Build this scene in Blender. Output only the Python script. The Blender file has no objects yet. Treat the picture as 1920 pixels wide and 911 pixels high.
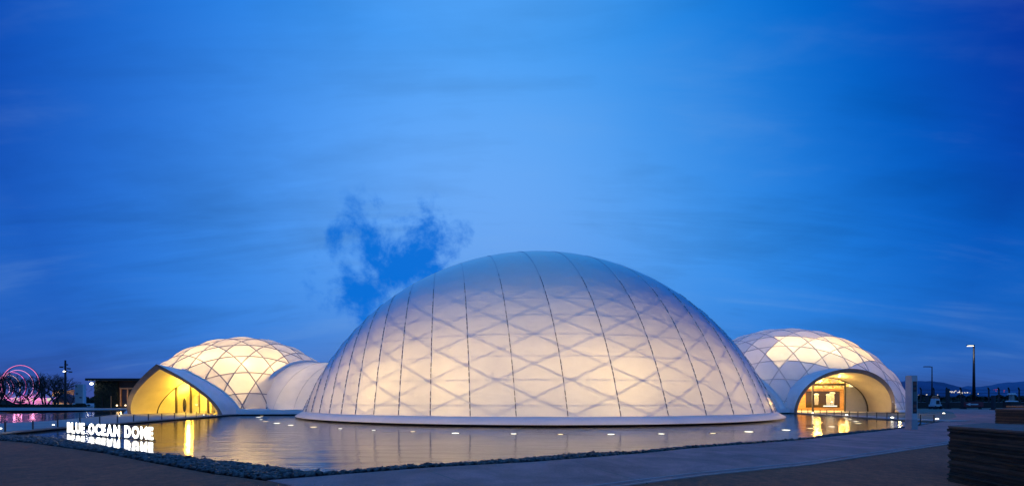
import bpy, math, random
import numpy as np
from mathutils import Vector, Matrix

random.seed(7)
RNG = np.random.default_rng(7)
SC = bpy.context.scene
COL = SC.collection
PI = math.pi
F, CX, HZ, EYE = 754.0, 960.0, 751.0, 1.45          # focal length, centre and horizon in photo pixels; eye height over the water

# ------------------------------------------------------------------ camera
cam = bpy.data.cameras.new("camera")
cam.sensor_width = 36.0
cam.lens = 36.0 * F / 1920.0
cam.shift_y = (HZ - 455.5) / 1920.0
cam.clip_end = 20000.0
cam.clip_start = 0.05
camo = bpy.data.objects.new("camera", cam)
COL.objects.link(camo)
camo.location = (0, 0, EYE)
camo.rotation_euler = (PI / 2, 0, 0)
SC.camera = camo

# ------------------------------------------------------------------ view
SC.view_settings.view_transform = 'Standard'
SC.view_settings.look = 'None'
SC.view_settings.exposure = 0.0
SC.view_settings.gamma = 1.0
SC.render.engine = 'CYCLES'
SC.cycles.use_denoising = True
SC.cycles.max_bounces = 8
SC.cycles.sample_clamp_indirect = 4.0


class N:
    """small helper to write node trees"""
    def __init__(s, tree):
        s.t = tree
        s.t.nodes.clear()

    def n(s, kind, **kw):
        nd = s.t.nodes.new(kind)
        for k, v in kw.items():
            setattr(nd, k, v)
        return nd

    def l(s, a, b):
        s.t.links.new(a, b)

    def set(s, sock, v):
        if hasattr(v, 'is_linked') or isinstance(v, bpy.types.NodeSocket):
            s.l(v, sock)
        else:
            sock.default_value = v

    def math(s, op, a, b=0.0, c=0.0, clamp=False):
        nd = s.n('ShaderNodeMath', operation=op, use_clamp=clamp)
        s.set(nd.inputs[0], a)
        s.set(nd.inputs[1], b)
        s.set(nd.inputs[2], c)
        return nd.outputs[0]

    def vmath(s, op, a, b=None, scale=None):
        nd = s.n('ShaderNodeVectorMath', operation=op)
        s.set(nd.inputs[0], a)
        if b is not None:
            s.set(nd.inputs[1], b)
        if scale is not None:
            s.set(nd.inputs[3], scale)
        return nd.outputs['Value'] if op in ('DOT_PRODUCT', 'LENGTH', 'DISTANCE') else nd.outputs[0]

    def mix(s, fac, a, b):
        nd = s.n('ShaderNodeMix', data_type='RGBA')
        s.set(nd.inputs[0], fac)
        s.set(nd.inputs[6], a)
        s.set(nd.inputs[7], b)
        return nd.outputs[2]

    def smooth(s, v, lo, hi):
        nd = s.n('ShaderNodeMapRange', interpolation_type='SMOOTHSTEP')
        s.set(nd.inputs[0], v)
        s.set(nd.inputs[1], lo)
        s.set(nd.inputs[2], hi)
        return nd.outputs[0]

    def noise(s, vec, scale, detail=4.0, rough=0.5, dist=0.0):
        nd = s.n('ShaderNodeTexNoise')
        s.set(nd.inputs['Vector'], vec)
        nd.inputs['Scale'].default_value = scale
        nd.inputs['Detail'].default_value = detail
        nd.inputs['Roughness'].default_value = rough
        nd.inputs['Distortion'].default_value = dist
        return nd.outputs['Fac']


def c4(c):
    return (c[0], c[1], c[2], 1.0)


# ------------------------------------------------------------------ world: dusk sky with a thin veil of cloud
world = bpy.data.worlds.new("World")
SC.world = world
world.use_nodes = True
w = N(world.node_tree)
geo = w.n('ShaderNodeTexCoord')
D = geo.outputs['Generated']
sep = w.n('ShaderNodeSeparateXYZ')
w.l(D, sep.inputs[0])
sx, sy, sz = sep.outputs


def unit(px, py):
    return Vector(((px - CX) / F, 1.0, (HZ - py) / F)).normalized()


# clear dusk air: physical sky with the sun just under the horizon, under a smooth veil of thin cloud
sky = w.n('ShaderNodeTexSky', sky_type='NISHITA')
sky.sun_disc = False
sky.sun_elevation = math.radians(-2.0)
sky.sun_rotation = math.radians(8.0)
skyc = w.vmath('SCALE', sky.outputs[0], scale=0.006)
X_ = w.math('MAXIMUM', w.math('MINIMUM', sx, 0.74), -0.74)
Z_ = w.math('MAXIMUM', w.math('MINIMUM', sz, 0.66), 0.0)
XX, ZZ = w.math('MULTIPLY', X_, X_), w.math('MULTIPLY', Z_, Z_)
feats = [X_, Z_, XX, ZZ, w.math('MULTIPLY', X_, Z_), w.math('MULTIPLY', XX, Z_), w.math('MULTIPLY', XX, XX),
         w.math('EXPONENT', w.math('MULTIPLY', Z_, -1 / 0.15))]
COEF = [[-0.0149, 0.0005, 1.8147, -0.3079, -2.0165, -0.2341, -1.212, 0.1168, 0.4106],
        [0.4885, 0.0266, 0.8227, 0.4303, -0.9121, -0.1891, -1.8218, -0.7555, -0.1641],
        [0.9431, 0.0263, 0.2609, 0.754, -0.3054, -0.1809, -1.7639, -1.0697, -0.4181]]
chan = w.n('ShaderNodeCombineXYZ')
for k in range(3):
    acc = COEF[k][0]
    for f_, c_ in zip(feats, COEF[k][1:]):
        acc = w.math('MULTIPLY_ADD', f_, c_, acc)
    acc = w.math('MAXIMUM', acc, (0.04, 0.23, 0.62)[k])
    w.l(w.math('POWER', acc, 2.2), chan.inputs[k])
# cirrus streaks running along one direction of the cloud sheet
plane = w.n('ShaderNodeCombineXYZ')
inv = w.math('DIVIDE', 1.0, w.math('ADD', w.math('MAXIMUM', sz, 0.0), 0.22))
w.l(w.math('MULTIPLY', sx, inv), plane.inputs[0])
w.l(w.math('MULTIPLY', sy, inv), plane.inputs[1])
mp = w.n('ShaderNodeMapping')
mp.inputs['Rotation'].default_value = (0, 0, math.radians(34))
mp.inputs['Scale'].default_value = (0.45, 2.2, 1)
w.l(plane.outputs[0], mp.inputs[0])
st1 = w.noise(mp.outputs[0], 1.6, 6, 0.55, 0.7)
st2 = w.noise(plane.outputs[0], 1.1, 5, 0.55, 0.3)
st3 = w.noise(mp.outputs[0], 7.0, 5, 0.6, 0.5)
streak = w.math('ADD', w.math('ADD', w.math('MULTIPLY', w.math('SUBTRACT', st1, 0.5), 1.0),
                w.math('MULTIPLY', w.math('SUBTRACT', st2, 0.5), 0.85)), w.math('MULTIPLY', w.math('SUBTRACT', st3, 0.5), 0.25))
dim = w.vmath('SCALE', chan.outputs[0], scale=w.math('ADD', 0.955, w.math('MINIMUM', w.math('MULTIPLY', streak, 0.75), 0.0)))
pale = w.vmath('ADD', w.vmath('SCALE', dim, scale=0.80), (0.045, 0.085, 0.15))
veil = w.mix(w.smooth(streak, 0.0, 0.42), dim, pale)
veil = w.vmath('ADD', veil, skyc)
# ragged gap in the veil, low over the left shoulder of the main dome
r0 = unit(752, 505)
dv = w.vmath('SUBTRACT', D, tuple(r0))
mg = w.n('ShaderNodeMapping')
mg.inputs['Scale'].default_value = (1.0, 1.0, 1.4)
w.l(dv, mg.inputs[0])
dist = w.vmath('LENGTH', mg.outputs[0])
hn = w.noise(D, 9.0, 9, 0.60, 0.15)
core = w.math('SUBTRACT', 1.0, w.math('DIVIDE', dist, 0.265), clamp=True)
hole = w.smooth(w.math('ADD', hn, w.math('MULTIPLY', core, 0.34)), 0.57, 0.76)
hole = w.math('MULTIPLY', hole, w.smooth(core, 0.0, 0.35))
skyfin = w.mix(w.math('MULTIPLY', hole, 0.97), veil, c4((0.001, 0.155, 0.68)))
bg = w.n('ShaderNodeBackground')
w.l(skyfin, bg.inputs[0])
bg.inputs[1].default_value = 1.0
wo = w.n('ShaderNodeOutputWorld')
w.l(bg.outputs[0], wo.inputs[0])


# ------------------------------------------------------------------ measuring
def G(px, py, z=0.0):
    """point of the level plane z seen at photo position (px, py)"""
    d = F * (EYE - z) / (py - HZ)
    return Vector(((px - CX) / F * d, d, z))


def at(px, py, d):
    """point at distance d seen at photo position (px, py)"""
    return Vector(((px - CX) / F * d, d, EYE + (HZ - py) / F * d))


# ------------------------------------------------------------------ materials
MATS = {}


def mat(name, col, rough=0.6, metal=0.0, var=0.0, vscale=3.0, bump=0.0, bscale=40.0, emit=None, estr=0.0, spec=0.5, stretch=None, speck=0.0, sscale=70.0, stain=0.0):
    if name in MATS:
        return MATS[name]
    m = bpy.data.materials.new(name)
    m.use_nodes = True
    t = N(m.node_tree)
    p = t.n('ShaderNodeBsdfPrincipled')
    p.inputs['Base Color'].default_value = c4(col)
    p.inputs['Roughness'].default_value = rough
    p.inputs['Metallic'].default_value = metal
    p.inputs['Specular IOR Level'].default_value = spec
    tc = t.n('ShaderNodeTexCoord')
    vec = tc.outputs['Object']
    if stretch:
        mm = t.n('ShaderNodeMapping')
        mm.inputs['Scale'].default_value = stretch
        t.l(vec, mm.inputs[0])
        vec = mm.outputs[0]
    if var:
        f = t.noise(vec, vscale, 6, 0.6)
        f = t.smooth(f, 0.3, 0.7)
        a = tuple(max(0, x * (1 - var)) for x in col)
        b = tuple(min(1, x * (1 + var)) for x in col)
        cc = t.mix(f, c4(a), c4(b))
        if speck:
            sp = t.noise(vec, sscale, 2, 0.7)
            cc = t.vmath('SCALE', cc, scale=t.math('ADD', 1.0, t.math('MULTIPLY', t.math('SUBTRACT', sp, 0.5), speck)))
        if stain:
            sn = t.smooth(t.noise(vec, 0.55, 7, 0.68, 0.8), 0.38, 0.62)
            cc = t.vmath('SCALE', cc, scale=t.math('ADD', 1.0 - stain, t.math('MULTIPLY', sn, stain)))
        t.l(cc, p.inputs['Base Color'])
    if bump:
        b = t.n('ShaderNodeBump')
        b.inputs['Strength'].default_value = bump
        b.inputs['Distance'].default_value = 0.02
        t.l(t.noise(vec, bscale, 5, 0.6), b.inputs['Height'])
        t.l(b.outputs[0], p.inputs['Normal'])
    if emit:
        p.inputs['Emission Color'].default_value = c4(emit)
        p.inputs['Emission Strength'].default_value = estr
    o = t.n('ShaderNodeOutputMaterial')
    t.l(p.outputs[0], o.inputs[0])
    MATS[name] = m
    return m


def membrane(name, refl, trans, fac, bump=0.05, gloss=0.12, bscale=1.2, vary=0.0):
    m = bpy.data.materials.new(name)
    m.use_nodes = True
    t = N(m.node_tree)
    tc = t.n('ShaderNodeTexCoord')
    b = t.n('ShaderNodeBump')
    b.inputs['Strength'].default_value = bump
    b.inputs['Distance'].default_value = 0.15
    t.l(t.noise(tc.outputs['Object'], bscale, 3, 0.5), b.inputs['Height'])
    dirt = t.smooth(t.noise(tc.outputs['Object'], 0.8, 6, 0.65), 0.25, 0.75)
    d = t.n('ShaderNodeBsdfDiffuse')
    t.l(t.mix(dirt, c4(tuple(x * 0.93 for x in refl)), c4(refl)), d.inputs[0])
    t.l(b.outputs[0], d.inputs['Normal'])
    tr = t.n('ShaderNodeBsdfTranslucent')
    oi = t.n('ShaderNodeObjectInfo')
    t.l(t.vmath('SCALE', t.mix(dirt, c4(tuple(x * 0.90 for x in trans)), c4(trans)), scale=t.math('ADD', 1.0 - vary, t.math('MULTIPLY', oi.outputs['Random'], vary))), tr.inputs[0])
    mx = t.n('ShaderNodeMixShader')
    mx.inputs[0].default_value = fac
    t.l(d.outputs[0], mx.inputs[1])
    t.l(tr.outputs[0], mx.inputs[2])
    g = t.n('ShaderNodeBsdfGlossy')
    g.inputs['Roughness'].default_value = 0.35
    lw = t.n('ShaderNodeLayerWeight')
    lw.inputs['Blend'].default_value = 0.5
    ms = t.n('ShaderNodeMixShader')
    t.l(t.math('ADD', gloss * 0.2, t.math('MULTIPLY', t.math('POWER', lw.outputs['Facing'], 3.0), gloss * 3.0)), ms.inputs[0])
    t.l(mx.outputs[0], ms.inputs[1])
    t.l(g.outputs[0], ms.inputs[2])
    o = t.n('ShaderNodeOutputMaterial')
    t.l(ms.outputs[0], o.inputs[0])
    return m


def glass(name):
    m = bpy.data.materials.new(name)
    m.use_nodes = True
    t = N(m.node_tree)
    tr = t.n('ShaderNodeBsdfTransparent')
    tr.inputs[0].default_value = (0.96, 0.97, 0.96, 1)
    g = t.n('ShaderNodeBsdfGlossy')
    g.inputs['Roughness'].default_value = 0.02
    lw = t.n('ShaderNodeLayerWeight')
    lw.inputs['Blend'].default_value = 0.5
    fac = t.math('ADD', 0.035, t.math('MULTIPLY', t.math('POWER', lw.outputs['Facing'], 5.0), 0.9))
    ms = t.n('ShaderNodeMixShader')
    t.l(fac, ms.inputs[0])
    t.l(tr.outputs[0], ms.inputs[1])
    t.l(g.outputs[0], ms.inputs[2])
    o = t.n('ShaderNodeOutputMaterial')
    t.l(ms.outputs[0], o.inputs[0])
    return m


def emission(name, col, s):
    m = bpy.data.materials.new(name)
    m.use_nodes = True
    t = N(m.node_tree)
    e = t.n('ShaderNodeEmission')
    e.inputs[0].default_value = c4(col)
    e.inputs[1].default_value = s
    o = t.n('ShaderNodeOutputMaterial')
    t.l(e.outputs[0], o.inputs[0])
    return m


def water_mat():
    m = bpy.data.materials.new("pond_water")
    m.use_nodes = True
    t = N(m.node_tree)
    tc = t.n('ShaderNodeTexCoord')
    p = t.n('ShaderNodeBsdfPrincipled')
    p.inputs['Base Color'].default_value = (0.010, 0.014, 0.022, 1)
    p.inputs['Roughness'].default_value = 0.07
    p.inputs['IOR'].default_value = 1.45
    mp = t.n('ShaderNodeMapping')
    mp.inputs['Scale'].default_value = (0.40, 1.5, 1.0)
    mp.inputs['Rotation'].default_value = (0, 0, math.radians(12))
    t.l(tc.outputs['Object'], mp.inputs[0])
    big = t.noise(mp.outputs[0], 0.9, 2, 0.5, 0.4)
    sm = t.noise(mp.outputs[0], 5.5, 4, 0.6, 0.6)
    patch = t.smooth(t.noise(tc.outputs['Object'], 0.16, 2, 0.5), 0.35, 0.65)
    h = t.math('ADD', t.math('MULTIPLY', big, 0.9), t.math('MULTIPLY', sm, t.math('ADD', 0.12, t.math('MULTIPLY', patch, 0.22))))
    b = t.n('ShaderNodeBump')
    b.inputs['Strength'].default_value = 0.24
    b.inputs['Distance'].default_value = 0.10
    t.l(h, b.inputs['Height'])
    t.l(b.outputs[0], p.inputs['Normal'])
    o = t.n('ShaderNodeOutputMaterial')
    t.l(p.outputs[0], o.inputs[0])
    return m


M_WATER = water_mat()
M_MEMB = membrane("dome_fabric", (0.90, 0.92, 0.95), (0.87, 0.84, 0.78), 0.38, 0.08, 0.44, vary=0.14)
M_CUSH = membrane("cushion_film", (0.84, 0.84, 0.86), (0.90, 0.86, 0.80), 0.48, 0.03, 0.10, 2.0, vary=0.38)
M_TUN = membrane("tunnel_fabric", (0.82, 0.82, 0.84), (0.80, 0.78, 0.75), 0.34, 0.05, 0.10)
M_LINED = membrane("lined_film", (0.86, 0.86, 0.88), (0.84, 0.82, 0.80), 0.30, 0.03, 0.10, 2.0, vary=0.3)
M_SKIRT = membrane("skirt_fabric", (0.84, 0.83, 0.86), (0.86, 0.80, 0.76), 0.20, 0.03, 0.08)
M_GLASS = glass("clear_glass")
M_WHITE = mat("white_panel", (0.80, 0.80, 0.82), 0.45, var=0.05, vscale=0.7, bump=0.04, bscale=9)
M_SHELL = mat("white_shell", (0.78, 0.78, 0.79), 0.40, var=0.06, vscale=1.1, bump=0.05, bscale=6)
M_RIM = mat("rim_shaded", (0.30, 0.23, 0.19), 0.38, 0.0, var=0.12, vscale=1.5)  # shade on the front-facing rim put into a darker colour
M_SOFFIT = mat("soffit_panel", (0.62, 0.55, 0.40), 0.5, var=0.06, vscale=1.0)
M_SEAM = mat("seam_strap", (0.58, 0.58, 0.62), 0.5)
M_CLAMP = mat("clamp_steel", (0.16, 0.16, 0.18), 0.45, 0.4)
M_CABLE = mat("edge_profile", (0.30, 0.30, 0.36), 0.45, 0.2)
M_CABLE2 = mat("pale_profile", (0.50, 0.51, 0.56), 0.45)
M_LATT = mat("lattice_tube", (0.03, 0.03, 0.035), 0.6)
M_BLACK = mat("black_void", (0.004, 0.004, 0.005), 0.7)
M_DARKST = mat("dark_steel", (0.03, 0.03, 0.035), 0.45, 0.5)
M_POST = mat("post_steel", (0.045, 0.045, 0.05), 0.4, 0.6)
M_MULL = mat("mullion_bronze", (0.10, 0.085, 0.06), 0.4, 0.5)
M_DECK = mat("deck_concrete", (0.30, 0.30, 0.30), 0.7, var=0.10, vscale=0.8, bump=0.15, bscale=14)
M_PATH = mat("path_concrete", (0.58, 0.225, 0.205), 0.75, var=0.16, vscale=0.9, bump=0.35, bscale=26, speck=1.1, sscale=38, stain=0.28)
M_BROWN = mat("washed_aggregate", (0.46, 0.100, 0.042), 0.80, var=0.25, vscale=7.0, bump=0.9, bscale=55, speck=2.0, sscale=48, stain=0.2)
M_OLIVE = mat("resin_ground", (0.16, 0.16, 0.13), 0.8, var=0.18, vscale=0.6, bump=0.2, bscale=20)
M_ASPH = mat("asphalt", (0.05, 0.05, 0.052), 0.85, var=0.25, vscale=0.4)
M_KERB = mat("pale_kerb", (0.62, 0.36, 0.33), 0.6, var=0.10, vscale=3)
M_SOIL = mat("dark_soil", (0.035, 0.032, 0.03), 0.9, var=0.3, vscale=0.05)
M_STONE = mat("pebble_stone", (0.085, 0.062, 0.055), 0.5, var=0.9, vscale=14.0, bump=0.2, bscale=60)
M_LAYER = [mat("layer_board_a", (0.075, 0.034, 0.016), 0.75, var=0.35, vscale=5, bump=0.6, bscale=50, stretch=(1, 1, 6)),
           mat("layer_board_b", (0.050, 0.024, 0.012), 0.75, var=0.35, vscale=5, bump=0.6, bscale=50, stretch=(1, 1, 6)),
           mat("layer_board_c", (0.11, 0.055, 0.03), 0.75, var=0.3, vscale=5, bump=0.6, bscale=50, stretch=(1, 1, 6))]
M_BTOP = mat("bench_top", (0.24, 0.11, 0.07), 0.6, var=0.25, vscale=4, bump=0.3, bscale=40)
M_LETTER = emission("letter_light", (1.0, 0.98, 0.88), 6.0)
M_LENS = emission("lamp_lens", (1.0, 0.80, 0.45), 3.0)
M_LENSW = emission("lamp_lens_white", (1.0, 0.93, 0.74), 4.0)
M_WOOD = mat("warm_wood", (0.45, 0.27, 0.12), 0.55, var=0.3, vscale=2, stretch=(1, 1, 5))
M_BARK = mat("bare_bark", (0.035, 0.026, 0.022), 0.85, var=0.3, vscale=8)
M_HEDGE = mat("hedge_green", (0.012, 0.024, 0.010), 0.8, var=0.5, vscale=5, bump=0.5, bscale=12)
M_CABIN = mat("cabin_panel", (0.020, 0.018, 0.015), 0.8, var=0.3, vscale=1)
M_HILL = mat("hill_hazy", (0.045, 0.09, 0.20), 0.95, var=0.25, vscale=0.004)  # blue of the hazy air put into the hill colour
M_HILL2 = mat("hill_far_hazy", (0.08, 0.15, 0.29), 0.95, var=0.10, vscale=0.004)  # farther hills: more of the blue haze put into the colour
M_TOTEM = mat("totem_panel", (0.52, 0.50, 0.50), 0.5, var=0.05, vscale=2)
M_PANELD = mat("totem_dark", (0.04, 0.03, 0.035), 0.3)
M_RED = mat("red_board", (0.16, 0.02, 0.025), 0.5)
M_PALE = mat("pale_paint", (0.55, 0.55, 0.56), 0.55, var=0.1, vscale=3)
M_ORANGE = mat("orange_paint", (0.50, 0.12, 0.05), 0.55)


# ------------------------------------------------------------------ mesh building
class MB:
    def __init__(s):
        s.v, s.f = [], []

    def add(s, vs, fs):
        o = len(s.v)
        s.v.extend([tuple(p) for p in vs])
        s.f.extend([tuple(i + o for i in f) for f in fs])
        return s

    def box(s, c, size, rz=0.0, taper=1.0):
        x, y, z = (q / 2 for q in size)
        cs, sn = math.cos(rz), math.sin(rz)
        vs = []
        for dz in (-z, z):
            k = taper if dz > 0 else 1.0
            for dx, dy in ((-x, -y), (x, -y), (x, y), (-x, y)):
                dx2, dy2 = dx * k, dy * k
                vs.append((c[0] + dx2 * cs - dy2 * sn, c[1] + dx2 * sn + dy2 * cs, c[2] + dz))
        return s.add(vs, [(3, 2, 1, 0), (4, 5, 6, 7), (0, 1, 5, 4), (1, 2, 6, 5), (2, 3, 7, 6), (3, 0, 4, 7)])

    def prism(s, poly, z0, z1):
        n = len(poly)
        vs = [(p[0], p[1], z0) for p in poly] + [(p[0], p[1], z1) for p in poly]
        fs = [tuple(range(n - 1, -1, -1)), tuple(range(n, 2 * n))]
        fs += [(i, (i + 1) % n, n + (i + 1) % n, n + i) for i in range(n)]
        return s.add(vs, fs)

    def tube(s, pts, r, n=6, r1=None, caps=True):
        pts = [Vector(p) for p in pts]
        if len(pts) < 2:
            return s
        r1 = r if r1 is None else r1
        vs, fs = [], []
        ref = None
        for i, p in enumerate(pts):
            t = (pts[min(i + 1, len(pts) - 1)] - pts[max(i - 1, 0)]).normalized()
            if ref is None:
                ref = Vector((0, 0, 1)) if abs(t.z) < 0.9 else Vector((1, 0, 0))
            a = (ref - t * ref.dot(t)).normalized()
            ref = a
            b = t.cross(a)
            k = i / (len(pts) - 1)
            rr = r * (1 - k) + r1 * k
            for j in range(n):
                q = 2 * PI * j / n
                vs.append(p + a * (math.cos(q) * rr) + b * (math.sin(q) * rr))
        for i in range(len(pts) - 1):
            for j in range(n):
                j2 = (j + 1) % n
                fs.append((i * n + j, i * n + j2, (i + 1) * n + j2, (i + 1) * n + j))
        if caps:
            fs.append(tuple(range(n - 1, -1, -1)))
            fs.append(tuple((len(pts) - 1) * n + j for j in range(n)))
        return s.add(vs, fs)

    def grid(s, rows):
        """rows: list of equal-length lists of points"""
        m, n = len(rows), len(rows[0])
        vs = [p for r in rows for p in r]
        fs = [(i * n + j, i * n + j + 1, (i + 1) * n + j + 1, (i + 1) * n + j) for i in range(m - 1) for j in range(n - 1)]
        return s.add(vs, fs)

    def lathe(s, prof, c=(0, 0), n=64, a0=0.0, a1=2 * PI):
        rows = [[(c[0] + r * math.cos(a0 + (a1 - a0) * i / n), c[1] + r * math.sin(a0 + (a1 - a0) * i / n), z) for i in range(n + 1)] for r, z in prof]
        return s.grid(rows)

    def blob(s, c, rad, n=8, m=5, jit=0.0):
        rows = []
        for i in range(m + 1):
            th = PI * i / m
            row = []
            for j in range(n + 1):
                ph = 2 * PI * (j % n) / n
                k = 1 + jit * math.sin(7.1 * (i + 1) * (j % n + 1) + c[0])
                row.append((c[0] + rad[0] * k * math.sin(th) * math.cos(ph), c[1] + rad[1] * k * math.sin(th) * math.sin(ph), c[2] + rad[2] * math.cos(th)))
            rows.append(row)
        return s.grid(rows)

    def build(s, name, m, root=None, smooth=False, label=None):
        o = Vector((0, 0, 0))
        r = root
        while r is not None:
            o = o + r.location
            r = r.parent
        me = bpy.data.meshes.new(name)
        me.from_pydata([tuple(Vector(p) - o) for p in s.v], [], s.f)
        me.materials.append(m)
        if smooth:
            me.polygons.foreach_set('use_smooth', [True] * len(me.polygons))
        me.update()
        ob = bpy.data.objects.new(name, me)
        COL.objects.link(ob)
        if root is not None:
            ob.parent = root
        if label:
            ob['label'] = label
        return ob


def tag(o, label=None, cat=None, group=None, kind=None):
    if label:
        o['label'] = label
    if cat:
        o['category'] = cat
    if group:
        o['group'] = group
    if kind:
        o['kind'] = kind
    return o


def thing(name, loc, label, cat, group=None):
    e = bpy.data.objects.new(name, None)
    COL.objects.link(e)
    e.location = loc
    e.empty_display_size = 0.2
    return tag(e, label, cat, group)


def struct(o):
    o['kind'] = 'structure'
    return o


def lamp(name, root, loc, power, col, size=0.3, kind='POINT', spot=None, aim=None):
    l = bpy.data.lights.new(name, kind)
    l.energy = power
    l.color = col
    if kind == 'AREA':
        l.shape = 'DISK'
        l.size = size
    else:
        l.shadow_soft_size = size
    if spot:
        l.spot_size = spot
        l.spot_blend = 0.6
    o = bpy.data.objects.new(name, l)
    COL.objects.link(o)
    p = Vector(loc)
    if aim is not None:
        o.rotation_euler = (Vector(aim) - p).to_track_quat('-Z', 'Y').to_euler()
    if root is not None:
        o.parent = root
        p = p - root.location
    o.location = p
    return o


# ------------------------------------------------------------------ setting: ground, water, pavements
ZP = 0.05
edgeL = [G(*q, ZP) for q in ((0, 825), (60, 830), (200, 850), (290, 868), (400, 888), (500, 901))]
edgeR = [G(*q, ZP) for q in ((600, 893), (800, 877), (1000, 866), (1200, 850), (1300, 840), (1500, 825), (1700, 802), (1772, 789))]
struct(MB().add([(-6000, -200, -0.35), (6000, -200, -0.35), (6000, 9000, -0.35), (-6000, 9000, -0.35)], [(0, 1, 2, 3)]).build('ground', M_SOIL))
struct(MB().add([(-110, 3, 0), (48, 3, 0), (48, 66, 0), (-110, 66, 0)], [(0, 1, 2, 3)]).build('water', M_WATER))
brown = [Vector((-26, 17.6, 0))] + edgeL + edgeR + [Vector((62, 24, 0)), Vector((62, -30, 0)), Vector((-60, -30, 0)), Vector((-60, 17.6, 0))]
struct(MB().prism(brown, -0.25, ZP).build('pavement', M_BROWN))
dl = [Vector((-6.0, 2.6, 0)), G(1098, 911, 0.06), G(1300, 886.5, 0.06), G(1500, 867, 0.06), G(1776, 828, 0.06)]
pathpoly = [edgeL[-1] + Vector((0.0, 0.02, 0))] + edgeR + [G(1794, 781, .06), G(1788, 773.5, .06), G(1763, 767, .06), G(1856, 767.5, .06), G(1940, 777, .06), Vector((31, 19, 0)), G(1790, 826, .06)] + dl[::-1][0:4] + [Vector((-1.2, 5.35, 0)), Vector((-3.47, 6.50, 0))]
struct(MB().prism(pathpoly, -0.2, 0.062).build('path', M_PATH))
# drain channel between the grey path and the brown pavement: two pale kerb strips and a grating between them
dline = [Vector((-2.6, 4.75, 0)), G(1098, 911, .06), G(1300, 886.5, .06), G(1500, 867, .06), G(1776, 828, .06), Vector((24.5, 19.0, 0))]


def offset(line, d):
    out = []
    for i, p in enumerate(line):
        t = (line[min(i + 1, len(line) - 1)] - line[max(i - 1, 0)])
        t.z = 0
        t.normalize()
        out.append(Vector((p.x + t.y * d, p.y - t.x * d, 0)))
    return out


def strip(line, d0, d1, z0, z1):
    return MB().prism(offset(line, d0) + offset(line, d1)[::-1], z0, z1)


dr = struct(strip(dline, 0.035, 0.215, -0.1, 0.060).build('drain_channel', M_PATH))
struct(strip(dline, 0.0, 0.034, -0.1, 0.072).build('kerb', M_KERB, dr))
struct(strip(dline, 0.216, 0.25, -0.1, 0.072).build('kerb', M_KERB, dr))
for (q0, q1) in (((1080, 866), (1215, 905)), ((1330, 842), (1480, 864)), ((1560, 822), (1735, 838)), ((800, 880), (900, 915))):
    a_, b_ = G(*q0, .062), G(*q1, .062)
    struct(strip([a_, b_], 0, 0.012, 0.05, 0.0635).build('path_joint', M_OLIVE))
# right bank with the bridge to the right dome
rb0, rb1, rb2 = G(1772, 789.6, 0.08), G(1690, 786.2, 0.08), Vector((32.2, 46.4, 0.08))
bank = [rb0, rb1, rb2, Vector((34, 62, 0)), Vector((48, 66, 0)), Vector((95, 78, 0)), Vector((230, 78, 0)), Vector((90, 26, 0)), Vector((34, 23.5, 0))]
struct(MB().prism(bank, -0.25, 0.056).build('plaza', M_OLIVE))
struct(MB().prism([rb0 + Vector((0.3, 0, 0)), rb1, rb2, rb2 + Vector((2.2, 0.4, 0)), rb1 + Vector((2.4, 0.6, 0)), rb0 + Vector((3.0, 0.9, 0))], 0.05, 0.10).build('bridge_edge', M_DECK))
# left bridge to the left dome
lf0, lf1 = Vector((-19.3, 12.5, 0)), Vector((-27.2, 38.8, 0))
lfa = G(100, 802.7, 0.1)
bk0, bka, bk1 = Vector((-29.2, 20.0, 0)), G(100, 788.3, 0.14), Vector((-38.8, 40.4, 0))
deckpoly = [lf0, lfa, lf1, Vector((-26.8, 43, 0)), Vector((-38, 45, 0)), bk1, bka, bk0]
struct(MB().prism(deckpoly, 0.07, 0.15).build('bridge_deck', M_DECK))
struct(strip([lf0 + Vector((0, 0, 0)), lfa, lf1], -0.30, -0.16, -0.2, 0.068).build('bridge_support', M_BLACK))
# far left plaza, with a pale kerb along the water
kl = [Vector((-130, 52.5, 0)), G(0, 773.5, 0.06), G(150, 769.5, 0.06), G(262, 768, 0.06), Vector((-44, 68, 0))]
plz = MB().prism(kl + [Vector((40, 70, 0)), Vector((200, 500, 0)), Vector((-700, 500, 0)), Vector((-300, 52.5, 0))], -0.25, 0.056).build('far_plaza', M_DECK)
struct(plz)
struct(strip(kl, -0.02, -0.5, -0.2, 0.11).build('kerb', M_KERB))
# raised dark ground beyond the right plaza
struct(MB().prism([(60, 79, 0), (240, 79, 0), (600, 400, 0), (60, 400, 0)], -0.3, 1.15).build('embankment', M_SOIL))


# hills far behind on the right
def hills(name, d, prof, m, depth):
    rows = []
    for k in range(6):
        t = k / 5
        row = []
        for i in range(len(prof) - 1):
            for q in range(6):
                s = q / 6
                px = prof[i][0] * (1 - s) + prof[i + 1][0] * s
                py = prof[i][1] * (1 - s) + prof[i + 1][1] * s
                e = at(px, py, d + depth * (t - 0.6))
                h = max(0.0, (HZ - py) / F * d) * math.sin(PI * min(1.0, 0.05 + t * 0.9) * 0.62 / 0.6 if t < 0.6 else PI * (0.5 + (t - 0.6) * 1.2))
                h *= 1 + 0.018 * math.sin(px * 0.11 + k) + 0.006 * math.sin(px * 0.31)
                row.append((e.x, e.y, h - 1.0))
        rows.append(row)
    return struct(MB().grid(rows).build(name, m, smooth=True))


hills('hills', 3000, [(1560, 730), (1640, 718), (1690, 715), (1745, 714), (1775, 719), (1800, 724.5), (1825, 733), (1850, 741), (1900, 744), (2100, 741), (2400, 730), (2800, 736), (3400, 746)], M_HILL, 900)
hills('far_hills', 4200, [(1700, 742), (1760, 734), (1800, 726), (1815, 723), (1830, 725.5), (1850, 722.5), (1880, 718), (1905, 715.5), (1940, 712), (2010, 706), (2100, 715), (2400, 724), (2800, 716), (3400, 735)], M_HILL2, 1000)


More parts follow.
